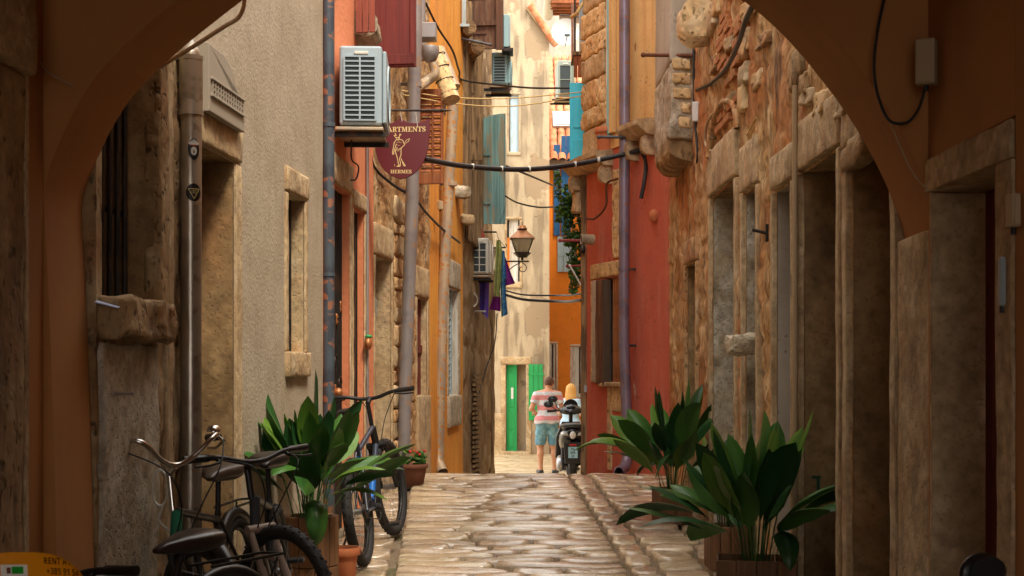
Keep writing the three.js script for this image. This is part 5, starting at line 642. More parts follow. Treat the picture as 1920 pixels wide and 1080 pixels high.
// ---------------------------------------------------------------- plants
function leafGeo(o) { // one strap leaf on its stalk. o: base, dir (radians), lean, stalk, blade, width, droop, roll
  const n = 14, pts = [], wd = [], c = Math.cos(o.dir), s = Math.sin(o.dir); let x = 0, y = 0, a = o.lean; const L = o.stalk + o.blade;
  for (let i = 0; i <= n; i++) { const t = i / n, d = t * L; pts.push(V(o.base.x + x * c, o.base.y + y, o.base.z + x * s)); const bt = (d - o.stalk) / o.blade; wd.push(bt <= 0 ? 0.004 : Math.max(0.001, o.width * Math.pow(Math.sin(Math.PI * Math.pow(clamp(bt), 0.88)), 0.62))); x += Math.sin(a) * L / n; y += Math.cos(a) * L / n; a += (bt > -0.3 ? o.droop : o.droop * 0.25) / n; }
  const pos = [], uv = [], idx = [], ou = rnd(), side0 = V(-s, 0, c); pts.forEach((p, i) => { const q = pts[Math.min(n, i + 1)].clone().sub(pts[Math.max(0, i - 1)]).normalize(), side = side0.clone().applyAxisAngle(q, o.roll * i / n), up = side.clone().cross(q); const w = wd[i] / 2, f = w * 0.38, rip = 0.05 * w * Math.sin(i * 1.7 + ou * 9); for (const [k, e] of [[-1, f + rip], [-0.5, f * 0.35], [0, 0], [0.5, f * 0.35], [1, f - rip]]) { const r = p.clone().addScaledVector(side, k * w).addScaledVector(up, -e); pos.push(r.x, r.y, r.z); uv.push(k * w * 3 + ou, i / n * L + ou); } });
  for (let i = 0; i < n; i++) for (let k = 0; k < 4; k++) { const a0 = i * 5 + k, b = a0 + 1, d = a0 + 5, e = d + 1; idx.push(a0, d, b, b, d, e); }
  const g = new THREE.BufferGeometry(); g.setAttribute('position', new THREE.Float32BufferAttribute(pos, 3)); g.setAttribute('uv', new THREE.Float32BufferAttribute(uv, 2)); g.setIndex(idx); g.computeVertexNormals(); return g;
}
function aspidistra(t, y, r, n, list = [], H = 0.75) {
  for (let i = 0; i < n; i++) { const a = i * 2.4 + sgn(0.4), k = rnd(), lean = 0.04 + 0.62 * k; part('leaf', leafGeo({ base: V(Math.cos(a) * r * k, y, Math.sin(a) * r * k), dir: a, lean, stalk: H * R(0.26, 0.52), blade: H * R(0.42, 0.58), width: R(0.11, 0.175), droop: R(0.1, 0.6) + k * R(0.4, 3.2), roll: sgn(1.3) }), M.leaf[rnd() < 0.5 ? 0 : rnd() < 0.65 ? 1 : 2], t); }
  for (const o of list) part('leaf', leafGeo({ base: V(o.x || 0, y, o.z || 0), width: 0.11, roll: 0, ...o }), M.leaf[o.m || 0], t);
  for (let i = 0; i < 10; i++) { const a = R(0, 6.28), q = r * R(0.2, 1); part('stalk', tube([V(Math.cos(a) * q * 0.8, y - 0.02, Math.sin(a) * q * 0.8), V(Math.cos(a) * q * 1.1, y + 0.12, Math.sin(a) * q * 1.1), V(Math.cos(a) * q * 1.5, y + 0.27, Math.sin(a) * q * 1.5)], 0.004, 5, 3), M.leaf[1], t); }
}
{
  // round planter of upright blocks
  const t = thing('leafy_plant', 'big glossy aspidistra in a round timber block planter by the bicycles', 'potted plant', V(-1.155, gy(7.95) + 0.005, -7.95)), hp = EYE + (V0 - 968) * 7.95 / FP - gy(7.95); for (let j = 0; j < 2; j++) for (let i = 0; i < 11; i++) { const a = i / 11 * 6.283, m = part('planter_block', bx(-0.043, 0.043, j ? 0.2 : 0, j ? hp : 0.196, 0.12, 0.16, 0.006), M.wPlanter, t); m.rotation.y = a; } part('planter_core', cyl(0.125, 0.125, hp - 0.04), M.wPlanter, t).position.y = (hp - 0.04) / 2; part('soil', cyl(0.124, 0.124, 0.012), M.soil, t).position.y = hp - 0.03;
  aspidistra(t, hp - 0.04, 0.11, 46, [{ dir: Math.PI * 1.05, lean: 0.3, stalk: 0.42, blade: 0.44, droop: 0.15, m: 1 }, { dir: 0, lean: 0.02, stalk: 0.48, blade: 0.4, droop: 0.05, m: 1 }, { dir: 0.35, lean: 0.42, stalk: 0.26, blade: 0.38, droop: 2.0, m: 2 }, { dir: 0.1, lean: 0.55, stalk: 0.2, blade: 0.36, droop: 2.3, m: 2 }, { dir: 0.8, lean: 0.5, stalk: 0.3, blade: 0.4, droop: 1.5, m: 0 }, { dir: 1.3, lean: 0.35, stalk: 0.16, blade: 0.42, droop: 4.0, m: 0, width: 0.13 }, { dir: 1.9, lean: 0.3, stalk: 0.3, blade: 0.36, droop: 2.8, m: 0, width: 0.13 }, { dir: 1.5, lean: 0.18, stalk: 0.42, blade: 0.34, droop: 0.4, m: 2, width: 0.13 }, { dir: 2.6, lean: 0.25, stalk: 0.38, blade: 0.34, droop: 0.6, m: 0, width: 0.13 }], 0.78);
  const box = (name, label, x, D, w, d, h, turn, n, H, list) => { const t = thing(name, label, 'potted plant', V(x, gy(D + d / 2) + 0.012, -D), turn), T = 0.012; for (const [a, b, c, e] of [[-w / 2, w / 2, d / 2 - T, d / 2], [-w / 2, w / 2, -d / 2, -d / 2 + T], [-w / 2, -w / 2 + T, -d / 2 + T, d / 2 - T], [w / 2 - T, w / 2, -d / 2 + T, d / 2 - T]]) { const lat = b - a > 0.1 ? 3 : 0; if (lat) for (let i = 0; i < 4; i++) part('planter_board', bx(lerp(a, b, i / 4) + 0.002, lerp(a, b, (i + 1) / 4) - 0.002, 0, h, c, e, 0.003), M.wPlanter, t); else for (let i = 0; i < 3; i++) part('planter_board', bx(a, b, 0, h, lerp(c, e, i / 3) + 0.002, lerp(c, e, (i + 1) / 3) - 0.002, 0.003), M.wPlanter, t); } part('soil', bx(-w / 2 + T, w / 2 - T, h - 0.06, h - 0.04, -d / 2 + T, d / 2 - T), M.soil, t); if (n) aspidistra(t, h - 0.05, Math.min(w, d) * 0.36, n, list, H); return t; };
  const Lf = Math.PI; // away from the wall
  box('leafy_plant', 'dark leafy aspidistra in a small box planter against the red wall', 1.2, 10.4, 0.26, 0.26, 0.26, 0.1, 38, 0.82, [{ dir: Lf, lean: 0.5, stalk: 0.3, blade: 0.42, droop: 1.6, m: 1 }, { dir: Lf + 0.3, lean: 0.6, stalk: 0.25, blade: 0.4, droop: 1.3, m: 2, width: 0.06 }, { dir: 0, lean: 0.12, stalk: 0.42, blade: 0.46, droop: 0.1, m: 0, width: 0.14 }, { dir: 0.4, lean: 0.24, stalk: 0.4, blade: 0.42, droop: 0.2, m: 0, width: 0.14 }, { dir: Lf, lean: 0.12, stalk: 0.45, blade: 0.38, droop: 0.15, m: 1, width: 0.12 }]);
  box('leafy_plant', 'half hidden aspidistra in a box planter between two others', 1.36, 8.75, 0.26, 0.3, 0.27, 0.0, 8, 0.6, []);
  box('leafy_plant', 'glossy spreading aspidistra in a wide box planter by the stone jamb', 1.24, 7.05, 0.4, 0.3, EYE + (V0 - 1052) * 7.0 / FP - gy(7.2), -0.15, 34, 0.8, [{ dir: Lf, lean: 0.55, stalk: 0.34, blade: 0.42, droop: 1.5, m: 0 }, { dir: Lf - 0.3, lean: 0.7, stalk: 0.3, blade: 0.42, droop: 1.9, m: 1 }, { dir: Lf, lean: 0.9, stalk: 0.34, blade: 0.42, droop: 0.9, m: 0, width: 0.1 }, { dir: 0, lean: 0.02, stalk: 0.4, blade: 0.42, droop: 0.05, m: 0, width: 0.13, x: -0.06 }, { dir: 0, lean: 0.1, stalk: 0.36, blade: 0.38, droop: 0.1, m: 0, width: 0.13, x: 0.02 }, { dir: 0, lean: 0.32, stalk: 0.44, blade: 0.42, droop: 0.1, m: 2, width: 0.09 }, { dir: 0.6, lean: 0.5, stalk: 0.34, blade: 0.36, droop: 1.3, m: 0 }, { dir: 1.4, lean: 0.3, stalk: 0.2, blade: 0.36, droop: 3.8, m: 1, width: 0.12, x: 0.1 }]);
  const pot = thing('flower_pot', 'small brown pot with red flowers at the foot of the downpipe', 'flower pot', V(-0.885, gy(12.25) + 0.012, -12.3)); part('pot', buv(lathe([[0.001, 0], [0.095, 0], [0.128, 0.17], [0.142, 0.17], [0.142, 0.205], [0.12, 0.205], [0.11, 0.16]])), M.terraDark, pot); part('soil', cyl(0.115, 0.115, 0.01).translate(0, 0.185, 0), M.soil, pot);
  const lf = new THREE.SphereGeometry(0.024, 6, 5).scale(1, 0.35, 1.5), bud = new THREE.SphereGeometry(0.013, 8, 6), redm = flat(0.5, 0.02, 0.01, 0.6); for (let i = 0; i < 44; i++) { const yel = i < 16, a = rnd() * 6.28, q = rnd() * 0.08, m = part('small_leaf', lf, yel ? M.leaf[2] : M.leaf[0], pot); m.position.set((yel ? -0.07 : 0.05) + Math.cos(a) * q, 0.2 + rnd() * 0.12, Math.sin(a) * q); m.rotation.set(sgn(1.2), rnd() * 6, sgn(1)); } for (let i = 0; i < 6; i++) { const m = part('red_flower', bud, redm, pot); m.position.set(0.05 + sgn(0.07), 0.28 + rnd() * 0.06, 0.04 + sgn(0.05)); }
  const tp = thing('flower_pot', 'orange terracotta pot standing behind the round planter', 'flower pot', V(-1.02, gy(8.35) + 0.012, -8.35)); part('pot', buv(lathe([[0.001, 0], [0.075, 0], [0.09, 0.17], [0.108, 0.17], [0.108, 0.215], [0.09, 0.215], [0.085, 0.15]])), M.terracotta, tp); part('soil', cyl(0.088, 0.088, 0.01).translate(0, 0.18, 0), M.soil, tp);
  // trailing vine
  const vn0 = thing('trailing_vine', 'green vine trailing down in front of the blue shutters', 'vine', P(1075, 330, 15.6)), vm = M.leaf[0], vl = new THREE.SphereGeometry(0.024, 5, 4).scale(1, 0.25, 1.3), clumps = [[1046, 345, 6, 25, 40], [1066, 375, 17, 30, 210], [1073, 420, 16, 42, 260], [1078, 470, 14, 34, 150], [1076, 520, 8, 30, 90], [1050, 400, 9, 16, 40], [1086, 500, 8, 34, 60]]; const o0 = P(1075, 330, 15.6), acc = [[], []];
  for (const [u, v, ru, rv, n] of clumps) for (let i = 0; i < n; i++) { const g = vl.clone().rotateX(sgn(1.4)).rotateY(rnd() * 6).rotateZ(sgn(1)); const p = P(u + sgn(ru), v + sgn(rv), 15.6 + sgn(0.15)).sub(o0); g.translate(p.x, p.y, p.z); acc[rnd() < 0.3 ? 1 : 0].push(g); }
  part('foliage', acc[0], M.leaf[0], vn0).userData.kind = 'stuff'; part('young_foliage', acc[1], M.leaf[2], vn0).userData.kind = 'stuff'; part('stem', merge([tube([P(1072, 330, 15.6), P(1070, 400, 15.6), P(1080, 470, 15.6), P(1078, 540, 15.6)].map((p) => p.sub(o0)), 0.008), tube([P(1044, 330, 15.6), P(1050, 365, 15.6), P(1068, 400, 15.6)].map((p) => p.sub(o0)), 0.005)]), M.wOld, vn0);
}
// ---------------------------------------------------------------- bicycles (x forward, y up, z to the rider's right side)
const spokeGeo = merge(Array.from({ length: 18 }, (_, i) => { const a = i / 18 * 6.283, b = a + (i % 2 ? 0.5 : -0.5), z = i % 4 < 2 ? 0.022 : -0.022; return seg(V(Math.cos(b) * 0.02, Math.sin(b) * 0.02, z), V(Math.cos(a) * 0.3, Math.sin(a) * 0.3, 0), 0.0013, 0.0013, 4); }));
function bicycle(name, label, { pos, turn, lean = 0, steer = 0, frame, accent = frame, bar = 'flat', fat = 0.026, barMat = M.black, saddle = 'sport', saddleMat = M.blackSoft, saddleH = 0.92, barH = 1.0, head, fenders = false, basket = false, group, tyreKnob = false, fork = null }) {
  const B = thing(name, label, 'bicycle', pos, turn, group); B.rotation.order = 'YXZ'; B.rotation.x = lean; const r = 0.345;
  const wheel = (x, parent) => { const w = new THREE.Group(); w.name = 'wheel'; w.position.set(x, r, 0); parent.add(w); part('tyre', new THREE.TorusGeometry(r - fat, fat, 10, 44), M.rubber, w); part('rim', new THREE.TorusGeometry(r - fat * 2.2, 0.011, 6, 44), M.black, w); part('spokes', spokeGeo, M.alu, w); part('hub', cyl(0.02, 0.02, 0.09, 12).rotateX(Math.PI / 2), M.alu, w); if (tyreKnob) part('tread', merge(Array.from({ length: 110 }, (_, i) => { const a = i / 110 * 6.283, z = [-0.018, 0, 0.018][i % 3]; return new THREE.BoxGeometry(0.012, 0.007, 0.011).translate(0, Math.sqrt(fat * fat - z * z) + r - fat, z).rotateZ(a); })), M.rubber, w); return w; };
  const ra = V(-0.44, r, 0), bb = V(0, 0.3, 0), st = V(-0.17, 0.74, 0), hb = V(0.46, 0.68, 0), ht = V(0.42, 0.8, 0), fa = V(0.62, r, 0);
  part('frame', merge([seg(bb, st, 0.016), seg(bb, hb, 0.022), seg(st.clone().lerp(bb, 0.08), ht, 0.018), ...[-1, 1].flatMap((s) => [seg(V(-0.02, 0.3, s * 0.03), V(ra.x, ra.y, s * 0.06), 0.011), seg(V(-0.16, 0.7, s * 0.015), V(ra.x, ra.y, s * 0.06), 0.009)])]), frame, B);
  part('head_tube', seg(hb, ht, 0.025, 0.025, 14), head || accent, B);
  wheel(ra.x, B);
  const F = new THREE.Group(); F.name = 'front_end'; B.add(F); F.position.set(0.44, 0, 0); F.rotation.y = steer; const f = (p) => p.clone().sub(V(0.44, 0, 0)); wheel(fa.x - 0.44, F);
  part('fork', merge([...[-1, 1].flatMap((s) => [seg(f(V(0.48, 0.66, s * 0.06)), f(V(0.54, 0.5, s * 0.06)), 0.016), seg(f(V(0.54, 0.5, s * 0.06)), f(V(fa.x, fa.y, s * 0.06)), 0.02)]), seg(f(V(0.475, 0.665, -0.075)), f(V(0.475, 0.665, 0.075)), 0.022), seg(f(V(0.53, 0.52, -0.06)), f(V(0.51, 0.56, 0.06)), 0.012)]), fork || M.black, F);
  part('stem', merge([seg(f(ht), f(V(0.4, barH - 0.02, 0)), 0.016), seg(f(V(0.4, barH - 0.03, 0)), f(V(0.46, barH, 0)), 0.018)]), barMat, F);
  const c = f(V(0.46, barH, 0)); let ends;
  if (bar === 'flat') { ends = [-1, 1].map((s) => V(c.x - 0.05, c.y + 0.035, s * 0.34)); part('handlebar', tube([ends[0], V(c.x - 0.02, c.y + 0.03, -0.18), V(c.x, c.y, -0.05), V(c.x, c.y, 0.05), V(c.x - 0.02, c.y + 0.03, 0.18), ends[1]], 0.013, 10), barMat, F); }
  else { ends = [-1, 1].map((s) => V(c.x - 0.2, c.y + 0.1, s * 0.27)); part('handlebar', tube([ends[0], V(c.x - 0.08, c.y + 0.12, -0.25), V(c.x + 0.03, c.y + 0.11, -0.17), V(c.x + 0.01, c.y + 0.02, -0.06), V(c.x, c.y, 0), V(c.x + 0.01, c.y + 0.02, 0.06), V(c.x + 0.03, c.y + 0.11, 0.17), V(c.x - 0.08, c.y + 0.12, 0.25), ends[1]], 0.012, 10), barMat, F); part('bell', lathe([[0.001, 0.03], [0.02, 0.026], [0.03, 0.01], [0.03, 0]], 16).translate(c.x - 0.02, c.y + 0.13, -0.2), M.chrome, F); }
  ends.forEach((e, i) => { const s = i ? 1 : -1, inn = bar === 'flat' ? V(e.x + 0.012, e.y - 0.002, e.z - s * 0.12) : V(e.x + 0.11, e.y + 0.005, e.z - s * 0.01); part('grip', seg(e, inn, 0.018, 0.018, 10), M.blackSoft, F); const l0 = bar === 'flat' ? inn.clone().add(V(0, 0, -s * 0.03)) : inn.clone(); part('brake_lever', merge([seg(l0, l0.clone().add(V(0.045, -0.02, s * 0.0)), 0.009), bar === 'flat' ? tube([l0.clone().add(V(0.045, -0.02, 0)), l0.clone().add(V(0.05, -0.03, s * 0.06)), l0.clone().add(V(0.045, -0.03, s * 0.13))], 0.006) : tube([l0.clone().add(V(0.04, -0.02, 0)), l0.clone().add(V(-0.03, -0.05, 0)), l0.clone().add(V(-0.1, -0.05, 0))], 0.006)]), barMat, F); part('cable', tube([l0.clone().add(V(0.05, -0.01, 0)), V(c.x + 0.16, c.y - 0.02, s * 0.12), V(c.x + 0.13, c.y - 0.16, s * 0.05), V(c.x + 0.03, c.y - 0.3, s * 0.03)], 0.0035, 5), M.cable, F); });
  part('seat_post', seg(st, V(-0.2, saddleH - 0.04, 0), 0.013), M.black, B);
  if (saddle === 'sport') part('saddle', loft([{ x: -0.36, y: saddleH + 0.005, hy: 0.012, hz: 0.055, p: 2.4 }, { x: -0.34, y: saddleH, hy: 0.025, hz: 0.07, p: 2.4 }, { x: -0.26, y: saddleH - 0.005, hy: 0.026, hz: 0.06, p: 2.4 }, { x: -0.16, y: saddleH - 0.008, hy: 0.022, hz: 0.028, p: 2.4 }, { x: -0.08, y: saddleH - 0.012, hy: 0.014, hz: 0.018, p: 2.4 }]), saddleMat, B);
  else part('saddle', loft([{ x: -0.36, y: saddleH, hy: 0.02, hz: 0.07, p: 2.6 }, { x: -0.335, y: saddleH + 0.005, hy: 0.038, hz: 0.1, p: 2.6 }, { x: -0.26, y: saddleH, hy: 0.042, hz: 0.102, p: 2.6 }, { x: -0.18, y: saddleH - 0.005, hy: 0.034, hz: 0.06, p: 2.6 }, { x: -0.1, y: saddleH - 0.01, hy: 0.022, hz: 0.03, p: 2.6 }, { x: -0.06, y: saddleH - 0.015, hy: 0.01, hz: 0.018, p: 2.6 }]), saddleMat, B);
  part('saddle_rails', merge([seg(V(-0.32, saddleH - 0.03, 0.025), V(-0.12, saddleH - 0.03, 0.02), 0.004), seg(V(-0.32, saddleH - 0.03, -0.025), V(-0.12, saddleH - 0.03, -0.02), 0.004)]), M.alu, B);
  part('chainring', new THREE.TorusGeometry(0.085, 0.006, 6, 28).translate(0, 0.3, 0.045), M.black, B); part('crank', merge([seg(V(0, 0.3, 0.06), V(0.1, 0.16, 0.07), 0.009), seg(V(0, 0.3, -0.06), V(-0.1, 0.44, -0.07), 0.009), cyl(0.025, 0.025, 0.12, 14).rotateX(Math.PI / 2).translate(0, 0.3, 0)]), M.black, B); part('pedal', bx(0.06, 0.15, 0.15, 0.17, 0.08, 0.16, 0.004), M.black, B); part('pedal', bx(-0.15, -0.06, 0.43, 0.45, -0.16, -0.08, 0.004), M.black, B); part('chain', merge([seg(V(0, 0.385, 0.045), V(-0.44, 0.385, 0.045), 0.004), seg(V(0, 0.215, 0.045), V(-0.44, 0.305, 0.045), 0.004)]), M.iron, B); part('sprocket', cyl(0.045, 0.045, 0.02, 18).rotateX(Math.PI / 2).translate(-0.44, r, 0.045), M.iron, B);
  if (fenders) { part('rear_mudguard', new THREE.TorusGeometry(r + 0.02, 0.03, 6, 30, 2.4).scale(1, 1, 0.9).rotateZ(0.5).translate(ra.x, r, 0), frame, B); part('front_mudguard', new THREE.TorusGeometry(r + 0.02, 0.03, 6, 30, 1.9).rotateZ(0.3).translate(fa.x - 0.44, r, 0), frame, F); part('rack', merge([bx(-0.75, -0.3, 0.745, 0.755, -0.06, -0.05), bx(-0.75, -0.3, 0.745, 0.755, 0.05, 0.06), bx(-0.75, -0.74, 0.745, 0.755, -0.05, 0.05), seg(V(-0.7, 0.74, 0.06), V(-0.44, r, 0.065), 0.005), seg(V(-0.7, 0.74, -0.06), V(-0.44, r, -0.065), 0.005)]), M.black, B); }
  part('kickstand', seg(V(-0.36, 0.3, -0.05), V(-0.42, 0.02, -0.19), 0.008), M.black, B); return B;
}
const onGround = (x, D, dy = 0) => V(x, gy(D) + 0.016 + dy, -D);
{ // mountain bike facing away, blue accents
  const m = bicycle('mountain_bike', 'black and blue mountain bike leaning beside the salmon house', { pos: onGround(-0.9, 9.3), turn: Math.PI / 2 - 0.09, lean: -0.13, steer: -0.12, frame: flat(0.035, 0.045, 0.07, 0.3), accent: M.black, fat: 0.033, tyreKnob: true, saddleH: 0.98, barH: 1.0 });
  m.rotation.z = -Math.atan2(gy(9.9) - gy(8.8), 1.06) * -1; const bl = flat(0.01, 0.14, 0.5, 0.35); part('frame_stripe', merge([seg(V(0.02, 0.345, 0), V(0.2, 0.49, 0), 0.024), seg(V(-0.13, 0.62, 0), V(-0.15, 0.67, 0), 0.019)]), bl, m, 'bright blue frame panel'); part('front_suspension', merge([seg(V(0.5, 0.6, 0.06), V(0.545, 0.47, 0.06), 0.014), seg(V(0.5, 0.6, -0.06), V(0.545, 0.47, -0.06), 0.014)]), M.alu, m);
}
const green = flat(0.012, 0.17, 0.09, 0.35), dgrey = flat(0.03, 0.032, 0.036, 0.35);
bicycle('city_bike', 'city bicycle with green head tube and swept chrome handlebar', { pos: onGround(-1.36, 6.35), turn: -1.65, lean: 0.05, steer: 0.8, frame: M.blackSoft, head: green, bar: 'swept', barMat: M.chrome, saddle: 'wide', saddleMat: flat(0.06, 0.042, 0.03, 0.4), saddleH: 0.92, barH: 1.0, fenders: true, group: 'bicycles parked by the arch' });
bicycle('trekking_bike', 'dark bicycle with flat handlebar and pale fork in front of the round planter', { pos: onGround(-1.15, 6.72), turn: -1.5, lean: 0.06, steer: 0.75, frame: dgrey, bar: 'flat', fork: flat(0.3, 0.22, 0.17, 0.5), saddle: 'wide', saddleMat: M.blackSoft, saddleH: 0.93, barH: 0.97, tyreKnob: true, group: 'bicycles parked by the arch' });
bicycle('old_bike', 'old black bicycle with a broad smooth saddle closest to the arch pier', { pos: onGround(-1.3, 4.98), turn: -2.05, lean: 0.03, frame: M.black, bar: 'flat', barMat: M.black, saddle: 'wide', saddleMat: flat(0.035, 0.024, 0.019, 0.3), saddleH: 0.85, barH: 0.8, fenders: true, group: 'bicycles parked by the arch' });
{ const g = thing('bike_lock', 'pale cord lock looped on the chrome handlebar', 'bike lock', P(300, 915, 5.95)); part('loop', new THREE.TorusGeometry(0.06, 0.006, 6, 24).scale(0.55, 1.3, 1), M.cableWhite, g); part('tail', tube([V(0.01, -0.08, 0), V(0.0, -0.14, 0.01), V(0.05, -0.19, 0.0)], 0.005), M.cableWhite, g); }

// ---------------------------------------------------------------- motor scooters (x forward)
function scooter(name, label, pos, turn, { body, trim = M.black, seat = M.blackSoft, plate = true, mirrors = 3, sign = false }) {
  const S = thing(name, label, 'scooter', pos, turn); const gloss = body;
  const wheel = (x, nm) => { const w = new THREE.Group(); w.name = nm; w.position.set(x, 0.235, 0); S.add(w); part('tyre', new THREE.TorusGeometry(0.17, 0.065, 12, 36).scale(1, 1, 0.95), M.rubber, w); part('rim', cyl(0.12, 0.12, 0.08, 24).rotateX(Math.PI / 2), M.alu, w); };
  wheel(-0.62, 'rear_wheel'); wheel(0.63, 'front_wheel');
  part('tail_body', loft([{ x: -0.93, y: 0.72, hy: 0.03, hz: 0.05 }, { x: -0.9, y: 0.7, hy: 0.08, hz: 0.12 }, { x: -0.8, y: 0.66, hy: 0.13, hz: 0.175, p: 2.4 }, { x: -0.55, y: 0.6, hy: 0.17, hz: 0.19, p: 2.6 }, { x: -0.25, y: 0.55, hy: 0.18, hz: 0.17, p: 2.6 }, { x: -0.08, y: 0.48, hy: 0.16, hz: 0.13, p: 2.6 }]), gloss, S);
  part('seat', loft([{ x: -0.9, y: 0.8, hy: 0.02, hz: 0.1 }, { x: -0.84, y: 0.81, hy: 0.045, hz: 0.15, p: 2.6 }, { x: -0.55, y: 0.8, hy: 0.05, hz: 0.16, p: 2.8 }, { x: -0.3, y: 0.77, hy: 0.05, hz: 0.145, p: 2.8 }, { x: -0.08, y: 0.75, hy: 0.045, hz: 0.09, p: 2.4 }, { x: -0.02, y: 0.74, hy: 0.02, hz: 0.05 }]), seat, S);
  part('tail_light', loft([{ x: -0.955, y: 0.69, hy: 0.045, hz: 0.035 }, { x: -0.9, y: 0.69, hy: 0.06, hz: 0.05 }]), flat(0.75, 0.72, 0.7, 0.15), S); for (const s of [-1, 1]) part('indicator', loft([{ x: -0.92, y: 0.7, z: s * 0.085, hy: 0.02, hz: 0.045 }, { x: -0.86, y: 0.71, z: s * 0.1, hy: 0.032, hz: 0.07 }]), flat(0.5, 0.5, 0.5, 0.2), S);
  const hold = part('plate_holder', buv(extrude([[-0.12, 0.58], [0.12, 0.58], [0.1, 0.3], [-0.1, 0.3]], 0.03, 0.01).rotateY(-Math.PI / 2).translate(-0.9, 0, 0)), trim, S); part('rear_reflector', bx(-0.965, -0.95, 0.545, 0.565, -0.05, 0.05, 0.003), flat(0.6, 0.02, 0.01, 0.2), S);
  if (plate) { const c = document.createElement('canvas'); c.width = c.height = 128; const x = c.getContext('2d'); x.fillStyle = '#9fd0ea'; x.fillRect(0, 0, 128, 128); x.fillStyle = '#1a2440'; x.textAlign = 'center'; x.font = 'bold 40px sans-serif'; x.fillText('PU', 64, 40); x.fillText('858', 64, 80); x.fillText('IX', 64, 120); const t = new THREE.CanvasTexture(c); t.colorSpace = THREE.SRGBColorSpace; part('number_plate', new THREE.PlaneGeometry(0.13, 0.155).rotateY(-Math.PI / 2).translate(-0.957, 0.45, 0), new THREE.MeshPhysicalMaterial({ map: t, roughness: 0.4 }), S); }
  part('rear_mudguard', new THREE.TorusGeometry(0.265, 0.05, 8, 20, 1.5).scale(1, 1, 1.3).rotateZ(1.7).translate(-0.62, 0.235, 0), trim, S);
  part('engine_case', loft([{ x: -0.75, y: 0.26, z: -0.16, hy: 0.08, hz: 0.05 }, { x: -0.6, y: 0.27, z: -0.17, hy: 0.11, hz: 0.06, p: 2.6 }, { x: -0.2, y: 0.27, z: -0.16, hy: 0.1, hz: 0.06, p: 2.6 }, { x: -0.1, y: 0.27, z: -0.15, hy: 0.06, hz: 0.04 }]), M.alu, S); part('exhaust', loft([{ x: -0.9, y: 0.33, z: 0.2, hy: 0.06, hz: 0.05 }, { x: -0.86, y: 0.33, z: 0.2, hy: 0.1, hz: 0.075 }, { x: -0.45, y: 0.26, z: 0.2, hy: 0.1, hz: 0.075 }, { x: -0.36, y: 0.24, z: 0.2, hy: 0.05, hz: 0.04 }]), M.blackSoft, S); part('shock_absorber', seg(V(-0.66, 0.25, -0.13), V(-0.55, 0.56, -0.13), 0.03), M.iron, S);
  part('footboard', loft([{ x: -0.12, y: 0.27, hy: 0.06, hz: 0.16, p: 4 }, { x: 0.34, y: 0.26, hy: 0.05, hz: 0.18, p: 4 }, { x: 0.42, y: 0.3, hy: 0.06, hz: 0.17, p: 4 }]), trim, S);
  part('leg_shield', buv(extrude([[-0.1, 0.26], [0.1, 0.26], [0.21, 0.4], [0.2, 0.7], [0.12, 0.9], [-0.12, 0.9], [-0.2, 0.7], [-0.21, 0.4]], 0.05, 0.02).rotateY(Math.PI / 2).rotateZ(0.2).translate(0.52, -0.08, 0)), gloss, S); part('front_mudguard', new THREE.TorusGeometry(0.26, 0.055, 8, 20, 2.0).scale(1, 1, 1.2).rotateZ(0.5).translate(0.63, 0.235, 0), gloss, S); part('front_fork', merge([seg(V(0.63, 0.235, 0.08), V(0.5, 0.6, 0.06), 0.02), seg(V(0.63, 0.235, -0.08), V(0.5, 0.6, -0.06), 0.02), seg(V(0.52, 0.55, 0), V(0.36, 0.98, 0), 0.03)]), M.iron, S);
  part('handlebar_cover', loft([{ x: 0.24, y: 0.97, hy: 0.03, hz: 0.06 }, { x: 0.28, y: 0.99, hy: 0.055, hz: 0.17, p: 2.2 }, { x: 0.38, y: 1.01, hy: 0.075, hz: 0.16, p: 2.2 }, { x: 0.47, y: 0.99, hy: 0.05, hz: 0.1 }, { x: 0.5, y: 0.98, hy: 0.02, hz: 0.05 }]), gloss, S); part('dial', loft([{ x: 0.26, y: 1.05, hy: 0.02, hz: 0.06 }, { x: 0.34, y: 1.07, hy: 0.03, hz: 0.08 }]), M.glassDark, S); part('handlebar', tube([V(0.22, 0.99, -0.34), V(0.28, 1.0, -0.2), V(0.32, 0.99, 0), V(0.28, 1.0, 0.2), V(0.22, 0.99, 0.34)], 0.012), M.iron, S);
  for (const s of [-1, 1]) { part('grip', seg(V(0.22, 0.99, s * 0.35), V(0.265, 0.996, s * 0.22), 0.02, 0.02, 10), M.rubber, S); part('brake_lever', seg(V(0.31, 0.99, s * 0.2), V(0.29, 0.97, s * 0.34), 0.007), M.alu, S); }
  part('windscreen', buv(extrude(Array.from({ length: 17 }, (_, i) => { const a = i / 16 * Math.PI; return [0.11 * Math.cos(a), 0.13 * Math.sin(a)]; }), 0.008, 0.002).rotateY(Math.PI / 2).rotateZ(0.35).translate(0.44, 1.04, 0)), M.blackSoft, S);
  const mir = (s, y, k) => { const m = part('mirror', merge([tube([V(0.3, 1.0, s * 0.17), V(0.3, y - 0.06, s * 0.22), V(0.28, y, s * k)], 0.007), new THREE.SphereGeometry(1, 16, 12).scale(0.025, 0.05, 0.075).translate(0.27, y + 0.02, s * (k + 0.03))]), trim, S); part('mirror_glass', new THREE.SphereGeometry(1, 14, 10).scale(0.006, 0.042, 0.066).translate(0.246, y + 0.02, s * (k + 0.03)), M.glassDark, m); }; mir(-1, 1.15, 0.24); mir(1, 1.22, 0.26); if (mirrors > 2) mir(-1, 1.07, 0.3);
  part('side_stand', seg(V(0.05, 0.26, -0.14), V(0.0, 0.01, -0.26), 0.012), M.iron, S); part('grab_rail', tube([V(-0.5, 0.78, 0.17), V(-0.85, 0.82, 0.15), V(-0.95, 0.83, 0), V(-0.85, 0.82, -0.15), V(-0.5, 0.78, -0.17)], 0.012), trim, S);
